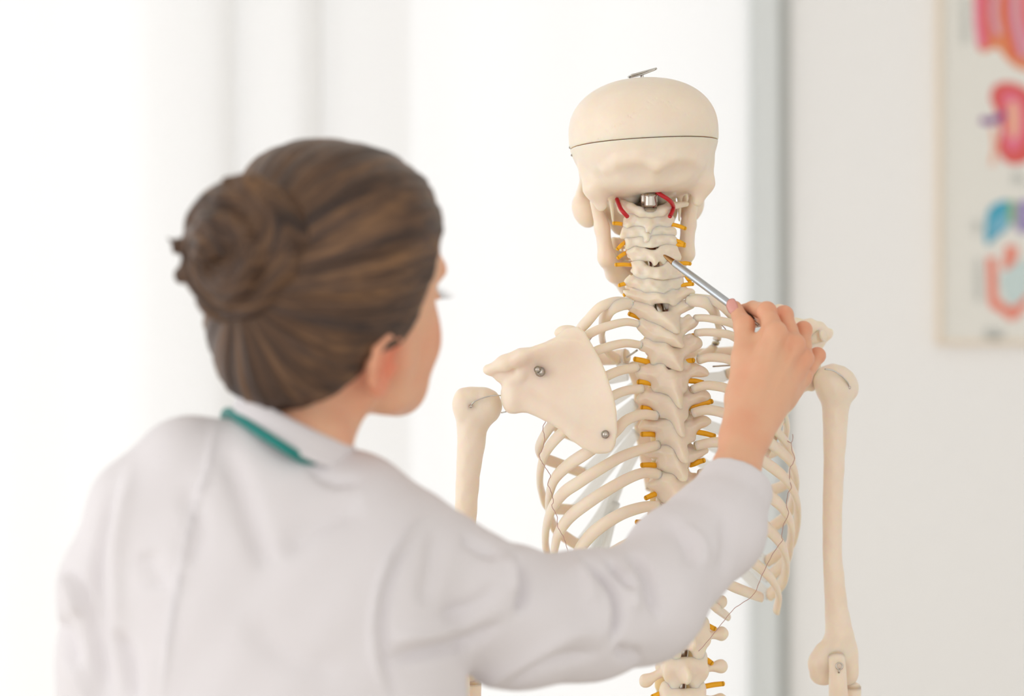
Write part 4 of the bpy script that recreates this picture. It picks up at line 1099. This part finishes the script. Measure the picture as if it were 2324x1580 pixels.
def skin_attr(v):
    q = (v - HO) @ HR / HS
    red = np.exp(-(((q - EC) / np.array([.03, .03, .034])) ** 2).sum(1)) * 1.0  # ear: its own red plus the backlit glow, painted into the colour
    red += .55 * np.exp(-(((q - np.array([.045, .075, -.055])) / .026) ** 2).sum(1))
    for k in ('i0', 'm0', 'r0', 'p0', 'i1', 'r1', 'p1', 'm1'): red += .42 * np.exp(-(((v - W_[k]) / .012) ** 2).sum(1))
    red += .35 * np.exp(-(((v - W_['t3']) / .012) ** 2).sum(1))
    return {'redness': np.clip(red, 0, 1)}
# skin: a little redder at the ear, cheek and knuckles
sk_m = M['skin']; nt = sk_m.node_tree; bs = nt.nodes['Principled BSDF']
at = nt.nodes.new('ShaderNodeAttribute'); at.attribute_name = 'redness'
mx = nt.nodes.new('ShaderNodeMix'); mx.data_type = 'RGBA'
mx.inputs['A'].default_value = lin(230, 180, 147); mx.inputs['B'].default_value = lin(226, 136, 106)
tcs = nt.nodes.new('ShaderNodeTexCoord'); nzs = nt.nodes.new('ShaderNodeTexNoise'); nzs.inputs['Scale'].default_value = 30; nzs.inputs['Detail'].default_value = 3
nt.links.new(tcs.outputs['Object'], nzs.inputs['Vector'])
mrs = nt.nodes.new('ShaderNodeMapRange'); mrs.inputs['From Min'].default_value = .42; mrs.inputs['From Max'].default_value = .72; mrs.inputs['To Max'].default_value = .28
nt.links.new(nzs.outputs['Fac'], mrs.inputs['Value'])
ads = nt.nodes.new('ShaderNodeMath'); ads.use_clamp = True; nt.links.new(at.outputs['Fac'], ads.inputs[0]); nt.links.new(mrs.outputs[0], ads.inputs[1])
nt.links.new(ads.outputs[0], mx.inputs['Factor']); nt.links.new(mx.outputs['Result'], bs.inputs['Base Color'])
v1, q1 = surface_net(body, (-.36, 1.80, .70), (.335, 2.42, 1.66), .0017, 8)
person = add('person', make_mesh('person', v1, q1, skin_attr(v1)), M['skin'], None,
             'person in white coat, brown hair in a bun, pointing a silver pen at the skeleton', 'person')

# nails on the pen hand
def nail(name, c, ax, side, nrm, l, w):
    ax = ax / np.linalg.norm(ax); nrm = nrm - ax * (nrm @ ax); nrm /= np.linalg.norm(nrm); sd = np.cross(ax, nrm)
    v = []; f = []; nu, nv = 9, 9
    for i in range(nu):
        for j in range(nv):
            s = (i / (nu - 1) - .5) * 2; t = (j / (nv - 1) - .5) * 2
            ws = w * (1 - .35 * abs(t) ** 4)
            v.append(c + ax * t * l + sd * s * ws + nrm * (.0011 - .0022 * s * s - .0006 * t * t))
    for i in range(nu - 1):
        for j in range(nv - 1): f.append((i * nv + j, (i + 1) * nv + j, (i + 1) * nv + j + 1, i * nv + j + 1))
    o = add(name, make_mesh(name, v, f), M['nail'], person, 'pink fingernail')
    md = o.modifiers.new('thick', 'SOLIDIFY'); md.thickness = .0008; md.offset = 0
M['nail'] = material('fingernail', lin(222, 158, 148), 0.25)
tdir = W_['t3'] - W_['t2']
_nn = np.array([-.55, -1, .12]); _nn = _nn - tdir * (_nn @ tdir) / (tdir @ tdir); _nn /= np.linalg.norm(_nn)
nail('fingernail', W_['t3'] * .92 + W_['t2'] * .08 + _nn * .0069, tdir, None, _nn, .0085, .0058)

# ------------------------------------------------------------------ hair
def hairline(r, u):
    """how far forward the hair reaches at height u on the side of the head"""
    return np.interp(u, [-.14, -.092, -.076, -.058, -.044, -.032, -.028, -.02, .0, .02, .05, .075, .10], [-.105, -.070, -.050, -.032, -.016, .004, .022, .030, .042, .051, .066, .078, .095])
BUN = np.array([.004, -.128, .020])
def hair_sdf(Q):
    q = (Q - HO) @ HR / HS
    r, f, u = q[:, 0], q[:, 1], q[:, 2]
    d = smin(head(q), ell(q, (.004, -.048, -.044), (.050, .045, .055)), .02)
    edge = hairline(r, u) - f
    t = np.clip((edge + .004) / .040, 0, 1); t = t * t * (3 - 2 * t)
    lift = .0125 + .023 * np.exp(-((u - .085) / .040) ** 2 - ((f + .010) / .055) ** 2)
    d = d - (-.006 + t * (lift + .006))
    # gathered hair running back into the bun
    d = smin(d, ell(q, (.002, -.088, .016), (.042, .030, .038)), .02)
    # combed ridges fanning out from the bun
    phi = np.arctan2(u - BUN[2], r); rr = np.hypot(u - BUN[2], r)
    ridge = np.sin(phi * 31 + 9 * f) * .5 + np.sin(phi * 57 - 14 * f + 1.3) * .35 + np.sin(phi * 13 + 5 * f + .7) * .8
    return d - .0011 * ridge * t * np.clip(rr / .04, 0, 1)
def hair_attr(v):
    q = (v - HO) @ HR / HS
    phi = np.arctan2(q[:, 2] - BUN[2], q[:, 0])
    return {'strand': phi, 'along': q[:, 1]}
def hair_mat(name, dark, mid, light):
    m = bpy.data.materials.new(name); m.use_nodes = True; nt = m.node_tree; b = nt.nodes['Principled BSDF']
    b.inputs['Roughness'].default_value = .42; b.inputs['Specular IOR Level'].default_value = .35
    a1 = nt.nodes.new('ShaderNodeAttribute'); a1.attribute_name = 'strand'
    a2 = nt.nodes.new('ShaderNodeAttribute'); a2.attribute_name = 'along'
    cb = nt.nodes.new('ShaderNodeCombineXYZ'); sc = nt.nodes.new('ShaderNodeMath'); sc.operation = 'MULTIPLY'; sc.inputs[1].default_value = 1.6
    nt.links.new(a2.outputs['Fac'], sc.inputs[0]); nt.links.new(a1.outputs['Fac'], cb.inputs[0]); nt.links.new(sc.outputs[0], cb.inputs[1])
    n1 = nt.nodes.new('ShaderNodeTexNoise'); n1.inputs['Scale'].default_value = 4.6; n1.inputs['Detail'].default_value = 3; n1.inputs['Roughness'].default_value = .62
    n2 = nt.nodes.new('ShaderNodeTexNoise'); n2.inputs['Scale'].default_value = 38; n2.inputs['Detail'].default_value = 3
    nt.links.new(cb.outputs[0], n1.inputs['Vector']); nt.links.new(cb.outputs[0], n2.inputs['Vector'])
    ad = nt.nodes.new('ShaderNodeMix'); ad.data_type = 'FLOAT'; ad.inputs[0].default_value = .3
    nt.links.new(n1.outputs['Fac'], ad.inputs[2]); nt.links.new(n2.outputs['Fac'], ad.inputs[3])
    rp = nt.nodes.new('ShaderNodeValToRGB')
    rp.color_ramp.elements[0].position = .36; rp.color_ramp.elements[0].color = dark
    rp.color_ramp.elements[1].position = .66; rp.color_ramp.elements[1].color = light
    e = rp.color_ramp.elements.new(.5); e.color = mid
    nt.links.new(ad.outputs[0], rp.inputs[0]); nt.links.new(rp.outputs[0], b.inputs['Base Color'])
    bp = nt.nodes.new('ShaderNodeBump'); bp.inputs['Strength'].default_value = .5; bp.inputs['Distance'].default_value = .0015
    nt.links.new(n2.outputs['Fac'], bp.inputs['Height']); nt.links.new(bp.outputs[0], b.inputs['Normal'])
    return m
M['hair'] = hair_mat('brown_hair', lin(48, 35, 29), lin(80, 58, 44), lin(128, 94, 64))
hv, hq = surface_net(hair_sdf, HO - .19, HO + .17, .0022, 6)
hair = add('hair', make_mesh('hair', hv, hq, hair_attr(hv)), M['hair'], person, 'brown hair combed back from the face')

# the bun: coils of hair wound round its middle
BC = HW(*(BUN + np.array([0, -.010, .0])))
BC = P(548, 566, 1.862)
BA = HR @ np.array([.12, -.95, .05]); BA /= np.linalg.norm(BA)        # axis pointing out of the bun
B1 = np.cross(BA, [0, 0, 1.0]); B1 /= np.linalg.norm(B1); B2 = np.cross(B1, BA)
BR = np.stack([B1, B2, BA], 1)
COIL = []
for k, (rad, zz, th, r) in enumerate(((.041, -.010, 0.2, .0165), (.038, .006, 1.5, .0160), (.024, .022, 3.0, .0140), (.010, .030, 4.6, .0130))):
    pts = []
    for i in range(15):
        a = th + i / 14 * 2 * math.pi * .92
        pts.append((rad * math.cos(a) * (1 + .06 * math.sin(2 * a + k)), rad * math.sin(a) * (1.05 + .05 * math.cos(3 * a)), zz + .006 * math.sin(a * 1.5 + k)))
    COIL.append((np.array(pts), r))
def bun_sdf(Q):
    p = (Q - BC) @ BR
    d = ell(p, (0, 0, -.002), (.047, .048, .034))
    for pts, r in COIL:
        rads = r * (.72 + .28 * np.sin(np.linspace(0.1, math.pi - .1, len(pts))))
        d = smin(d, chain(p, pts, rads), .006)
    d = smin(d, chain(Q, [P(470, 640, 1.87), P(500, 690, 1.875), P(555, 700, 1.885)], [.014, .015, .012]), .01)
    d = smin(d, chain(Q, [P(440, 560, 1.87), P(404, 560, 1.87), P(384, 546, 1.872)], [.010, .0055, .0015]), .006)
    d = smin(d, chain(Q, [P(425, 620, 1.87), P(408, 628, 1.87)], [.010, .006]), .006)
    a = np.arctan2(p[:, 1], p[:, 0]); rr = np.hypot(p[:, 0], p[:, 1])
    return d - .0010 * np.sin(rr * 900 + a * 4 + p[:, 2] * 300) - .0008 * np.sin(rr * 420 - a * 3)
def bun_attr(v):
    p = (v - BC) @ BR
    a = np.arctan2(p[:, 1], p[:, 0]); rr = np.hypot(p[:, 0], p[:, 1])
    return {'strand': rr * 52 + p[:, 2] * 20 + a * .55, 'along': np.abs(a) * .03}
bv, bq = surface_net(bun_sdf, BC - .085, BC + .085, .0018, 6)
bun = add('hair_bun', make_mesh('hair_bun', bv, bq, bun_attr(bv)), M['hair'], person, 'twisted bun of brown hair at the back of the head')
# loose strands caught by the light round the outline
def wisp(pts, r=.0007):
    v, f = sweep([P(*p) for p in pts], [r, r, r * .4], n=20, seg=6)
    me = make_mesh('loose_strand', v, f, {'strand': np.full(len(v), .4 + 2.1 * random.random()), 'along': np.zeros(len(v))})
    add('loose_strand', me, M['hair'], person, 'loose strand of hair')
wisp([(420, 545, 1.87), (398, 548, 1.872), (380, 540, 1.872)], .0014)
wisp([(600, 415, 1.90), (618, 392, 1.91), (648, 362, 1.93)]); wisp([(505, 690, 1.89), (497, 735, 1.90), (512, 800, 1.91)], .001)
wisp([(515, 720, 1.89), (506, 760, 1.90), (524, 830, 1.915)]); wisp([(470, 445, 1.875), (520, 416, 1.88), (590, 408, 1.90)])
# lashes on the far-turned eye
for k in range(7):
    a = HW(.024 + .0035 * k, .0935 - .0007 * k * k * .3, -.0225)
    v, f = sweep([a, a + HR @ np.array([.001 + .0006 * k, .005, .0004]), a + HR @ np.array([.002 + .001 * k, .0085, .003])], [.0005, .0004, .0001], seg=5)
    add('eyelash', make_mesh('eyelash', v, f, {'strand': np.zeros(len(v)), 'along': np.zeros(len(v))}), M['hair'], person)
# a small stud in the ear lobe
stud = HW(*EC) + HR @ np.array([.009, .004, -.030])

# ------------------------------------------------------------------ white coat
W0 = W_
def coat_sdf(Q):
    nb1, nb2 = P(585, 1096, 1.925), P(700, 1160, 1.935)
    d = chain(Q, [nb1, P(430, 1082, 1.925), P(335, 1165, 1.92), P(270, 1335, 1.925), P(264, 1500, 1.93), P(262, 1780, 1.95), P(262, 2010, 1.975)],
              [.047, .047, .047, .0475, .046, .046, .044], .012)
    d = smin(d, chain(Q, [nb2, P(800, 1180, 1.95), P(905, 1268, 1.955)], [.046, .050, .053], .02), .02)
    d = smin(d, cone(Q, nb1, nb2, .046, .046), .02)
    # back and sides, down to a hem at the knee
    t = ell(Q, P(605, 1500, 1.95), (.152, .105, .178))
    t = smin(t, ell(Q, P(440, 1260, 1.905), (.055, .045, .075)), .05)
    t = smin(t, ell(Q, P(800, 1330, 1.915), (.060, .048, .075)), .05)
    t = smin(t, ell(Q, P(620, 1720, 1.95), (.150, .108, .220)), .06)
    c0 = P(620, 2000, 1.95); c1 = P(620, 3050, 1.95)
    t = smin(t, ell(Q, (c0 + c1) / 2, (.185, .145, .40)), .06)
    t = smax(t, -(Q[:, 2] - .52), .01)
    d = smin(d, t, .028)
    # right sleeve: upper arm, slack at the elbow, forearm narrowing to the cuff
    s = chain(Q, [P(905, 1268, 1.955), P(1045, 1348, 1.985), P(1170, 1408, 2.02), P(1330, 1398, 2.06), P(1468, 1362, 2.095)], [.053, .0535, .0555, .0535, .0510], .02)
    s = smin(s, chain(Q, [P(1468, 1366, 2.095), P(1540, 1270, 2.135), P(1624, 1200, 2.170), P(1668, 1110, 2.198), P(1680, 1072, 2.208)], [.0500, .0470, .0455, .0330, .0270], .012), .014)
    s = smin(s, ell(Q, P(1470, 1420, 2.09), (.026, .028, .028)), .02)
    s = smin(s, chain(Q, [P(1010, 1212, 1.985), P(960, 1190, 1.97)], [.018, .022]), .02)
    s = smin(s, ell(Q, P(1172, 1275, 2.02), (.018, .03, .012)), .012)
    d = smin(d, s, .016)
    # the cuff is open
    ax = P(1692, 1050, 2.214) - P(1650, 1150, 2.188); ax /= np.linalg.norm(ax)
    e = P(1666, 1092, 2.203)
    d = smax(d, ((Q - e) @ ax) - .006, .004)
    d = smax(d, -cone(Q, P(1690, 1045, 2.216), P(1655, 1140, 2.19), .0248, .0270), .003)
    # room for the neck
    d = smax(d, -cone(Q, P(676, 930, 1.945), P(668, 1060, 1.945), .047, .043), .006)
    return d
def seen_depth(f, px, py, y0=1.70, y1=2.4):
    Y = np.linspace(y0, y1, 500); d = f(np.array([P(px, py, y) for y in Y]))
    k = np.argmax(d < 0); return Y[k] if (d < 0).any() else (y0 + y1) / 2
FOLDS = [   # (pixel track, half width px, depth m: minus is a crease, plus a ridge or seam)
 ([(268, 1080), (240, 1180), (222, 1300), (226, 1420), (250, 1580)], 16, -.0050), ([(300, 1060), (272, 1180), (262, 1300), (268, 1440)], 18, .0030),
 ([(160, 1290), (185, 1330), (205, 1420), (235, 1580)], 12, -.0045), ([(136, 1312), (160, 1330), (182, 1400)], 12, .0045), ([(262, 1430), (290, 1500), (305, 1600)], 18, -.0055),
 ([(150, 1490), (190, 1560), (220, 1640)], 16, .0045), ([(135, 1400), (150, 1450), (170, 1520)], 14, -.0050),
 ([(492, 944), (482, 1010), (468, 1080), (440, 1160), (420, 1240), (404, 1330), (385, 1440), (366, 1600)], 6, .0030), ([(510, 1020), (545, 1110), (590, 1240), (600, 1300)], 26, -.0045),
 ([(420, 1100), (450, 1200), (420, 1280)], 26, -.0030), ([(640, 1260), (720, 1190), (830, 1140)], 30, -.0040), ([(560, 1400), (640, 1480), (780, 1530)], 34, -.0030),
 ([(330, 1250), (370, 1340)], 26, -.0030), ([(880, 1580), (850, 1500), (846, 1400), (868, 1300), (920, 1210), (975, 1170)], 8, .0032), ([(905, 1580), (876, 1480), (874, 1380), (900, 1290), (950, 1210)], 10, -.0035),
 ([(1000, 1200), (985, 1290), (960, 1380)], 22, -.0040), ([(1168, 1256), (1186, 1290), (1194, 1330), (1188, 1365), (1174, 1392)], 12, -.0075), ([(1150, 1258), (1164, 1300), (1162, 1350)], 14, .0030),
 ([(1322, 1272), (1345, 1290), (1372, 1308), (1394, 1340), (1404, 1380), (1402, 1420), (1386, 1462)], 11, -.0075), ([(1300, 1272), (1330, 1310), (1350, 1370)], 16, .0032),
 ([(1382, 1268), (1408, 1300), (1440, 1340)], 9, -.0060), ([(1424, 1252), (1450, 1276), (1470, 1308), (1482, 1350), (1496, 1404)], 12, -.0055), ([(1412, 1290), (1436, 1330), (1446, 1390)], 13, .0030),
 ([(1500, 1188), (1540, 1210), (1562, 1244), (1570, 1290)], 18, -.0028), ([(1548, 1190), (1590, 1232), (1600, 1290)], 16, .0026), ([(1640, 1170), (1652, 1240), (1640, 1310)], 18, -.0028),
 ([(870, 1500), (960, 1482), (1060, 1456), (1150, 1410)], 16, -.0050), ([(880, 1450), (980, 1440), (1080, 1410)], 16, .0035), ([(1000, 1400), (1080, 1370), (1130, 1330)], 16, -.0035),
 ([(1050, 1560), (1180, 1520), (1300, 1440), (1390, 1440)], 20, .0030), ([(1130, 1560), (1260, 1500), (1360, 1480)], 14, -.0040), ([(1400, 1470), (1430, 1490), (1460, 1480)], 16, -.0050),
 ([(1048, 1215), (1080, 1240), (1130, 1262)], 14, -.0035),
 ([(700, 1060), (760, 1090), (820, 1090)], 14, -.0025),
]
def coat_folds(v, q):
    n = normals_of(v, q)
    px = v[:, 0] / v[:, 1] * FPX + 1162; py = 790 - (v[:, 2] - CAM_Z) / v[:, 1] * FPX
    face = np.clip(-n[:, 1] * 1.6 + .25, 0, 1)
    off = np.zeros(len(v))
    for pts, w, dep in FOLDS:
        p = spline(pts, 40)
        s = np.full(len(v), 1e9); tt = np.zeros(len(v))
        near = (px > p[:, 0].min() - 4 * w) & (px < p[:, 0].max() + 4 * w) & (py > p[:, 1].min() - 4 * w) & (py < p[:, 1].max() + 4 * w)
        idx = np.where(near)[0]
        if not len(idx): continue
        d2 = (px[idx, None] - p[None, :, 0]) ** 2 + (py[idx, None] - p[None, :, 1]) ** 2
        k = d2.argmin(1); dd = d2[np.arange(len(idx)), k]
        t = k / 39.0; env = np.clip(np.sin(np.pi * np.clip(t, .0, 1)) * 1.5 + .12, 0, 1)
        off[idx] += 1.7 * dep * np.exp(-dd / (w * w)) * env
    # slack cotton: broad soft undulation
    off += .0011 * np.sin(v[:, 0] * 47 + v[:, 2] * 31) * np.sin(v[:, 2] * 39 - v[:, 1] * 45 + 1) + .0006 * np.sin(v[:, 0] * 110 - v[:, 2] * 75)
    cuff = np.exp(-((px - 1675) / 60) ** 2 - ((py - 1070) / 60) ** 2)
    return v + n * (off * face * (1 - .8 * cuff))[:, None]
coat = sdf_obj('white_coat', coat_sdf, (-.37, 1.78, .48), (.30, 2.26, 1.48), .0030, M['coat'], person, 'loose white coat with long sleeves', smooth=2, post=coat_folds, coarse=8)

# shirt-style collar folded over round the neck
A1 = np.array([.0462, 0, -.0238]); A2 = np.array([0, -.057, 0])
rings = []
for (cx, cy, s1, s2, dz) in ((668, 985, .93, .92, 0), (674, 955, .95, .94, 0), (676, 948, .985, .98, .0), (676.5, 946, 1.005, 1.0, 0), (676, 948, 1.03, 1.03, 0), (672, 968, 1.05, 1.10, 0), (667, 990, 1.075, 1.19, 0), (663, 1006, 1.09, 1.25, 0), (663, 1008, 1.075, 1.235, 0), (665, 1000, 1.04, 1.17, 0)):
    rings.append((P(cx, cy, 1.945), A1 * s1, A2 * s2))
N = 72; v = []; f = []
for (c, a, b) in rings:
    for k in range(N):
        t = 2 * math.pi * k / N
        wob = 1 + .010 * math.sin(5 * t + 1)
        v.append(c + a * math.cos(t) * wob + b * math.sin(t) * wob + np.array([0, 0, -.030 * max(0, -math.sin(t)) ** 2]))
for j in range(len(rings) - 1):
    for k in range(N): f.append((j * N + k, j * N + (k + 1) % N, (j + 1) * N + (k + 1) % N, (j + 1) * N + k))
add('coat_collar', make_mesh('coat_collar', v, f), M['coat'], coat, 'folded white collar')

# trousers and shoes, below the picture
M['trousers'] = material('trousers_cloth', lin(92, 98, 110), 0.85); M['shoe'] = material('shoe_leather', lin(236, 236, 236), 0.5)
def legs(Q):
    d = None
    for s in (-1, 1):
        x = -.20 + s * .085
        e = chain(Q, [(x, 1.95, .86), (x + s * .005, 1.96, .48), (x + s * .005, 1.97, .085)], [.082, .062, .052], .02)
        d = e if d is None else smin(d, e, .03)
    return d
sdf_obj('trousers', legs, (-.40, 1.84, .03), (-.01, 2.08, .96), .006, M['trousers'], person)
for s in (-1, 1):
    x = -.20 + s * .09
    g = lambda Q, x=x: smax(smin(ell(Q, (x, 2.03, .035), (.042, .115, .040)), cone(Q, (x, 1.97, .05), (x, 1.97, .10), .040, .042), .02), -(Q[:, 2] - .002), .004)
    sdf_obj('shoe', g, (x - .07, 1.85, -.01), (x + .07, 2.18, .16), .005, M['shoe'], person, coarse=5)

# ------------------------------------------------------------------ teal cord round the neck, under the collar
def on_coat(px, py, lift=.0035):
    y = seen_depth(coat_sdf, px, py); return P(px, py, y - lift)
ct = [P(640, 1280, 2.075), P(560, 1120, 2.06), P(530, 1010, 2.02), P(512, 955, 1.985), P(517, 936, 1.940)] + \
     [P(px, py, y) for px, py, y in ((545, 950, 1.905), (580, 974, 1.885), (620, 1000, 1.874), (660, 1025, 1.873), (700, 1048, 1.893), (745, 1066, 1.905))] + \
     [P(795, 1074, 1.915), P(818, 1082, 1.96), P(800, 1110, 2.02), P(770, 1180, 2.06), P(740, 1280, 2.075)]
tube_obj('neck_cord', ct, .0042, M['cord'], None, 'teal rubber cord round the neck, tucked under the white collar', n=120, seg=14, cat='cord')

# ------------------------------------------------------------------ the pen
pen = add('pen', None, None, label='slim silver pen with a bronze tip held against the neck bones', cat='pen')
A = P(1506, 579, 2.398); B = P(1712, 732, 2.304)
pen.location = A
PI_ = Matrix.Translation(pen.location).inverted()
dp = B - A; L = np.linalg.norm(dp); dp /= L
def pen_part(name, prof, mat, label):
    pts = [A + dp * t for t, r in prof]; v, f = sweep(pts, [r for t, r in prof], seg=24, ends=.02)
    o = add(name, make_mesh(name, v, f), mat, pen, label); o.matrix_parent_inverse = PI_; return o
pen_part('pen_tip', [(0, .0006), (.0015, .0014), (.003, .0017), (.009, .0026), (.0165, .0033), (.0178, .0034)], M['pen_tip'], 'bronze cone tip')
pen_part('barrel', [(.0176, .0035), (.019, .0037), (.05, .0039), (.09, .0040), (L - .004, .0040), (L - .001, .0037)], M['pen'], 'silver barrel')
pen_part('push_button', [(L - .002, .0020), (L + .006, .0020), (L + .007, .0016)], M['steel'], 'small silver push button')
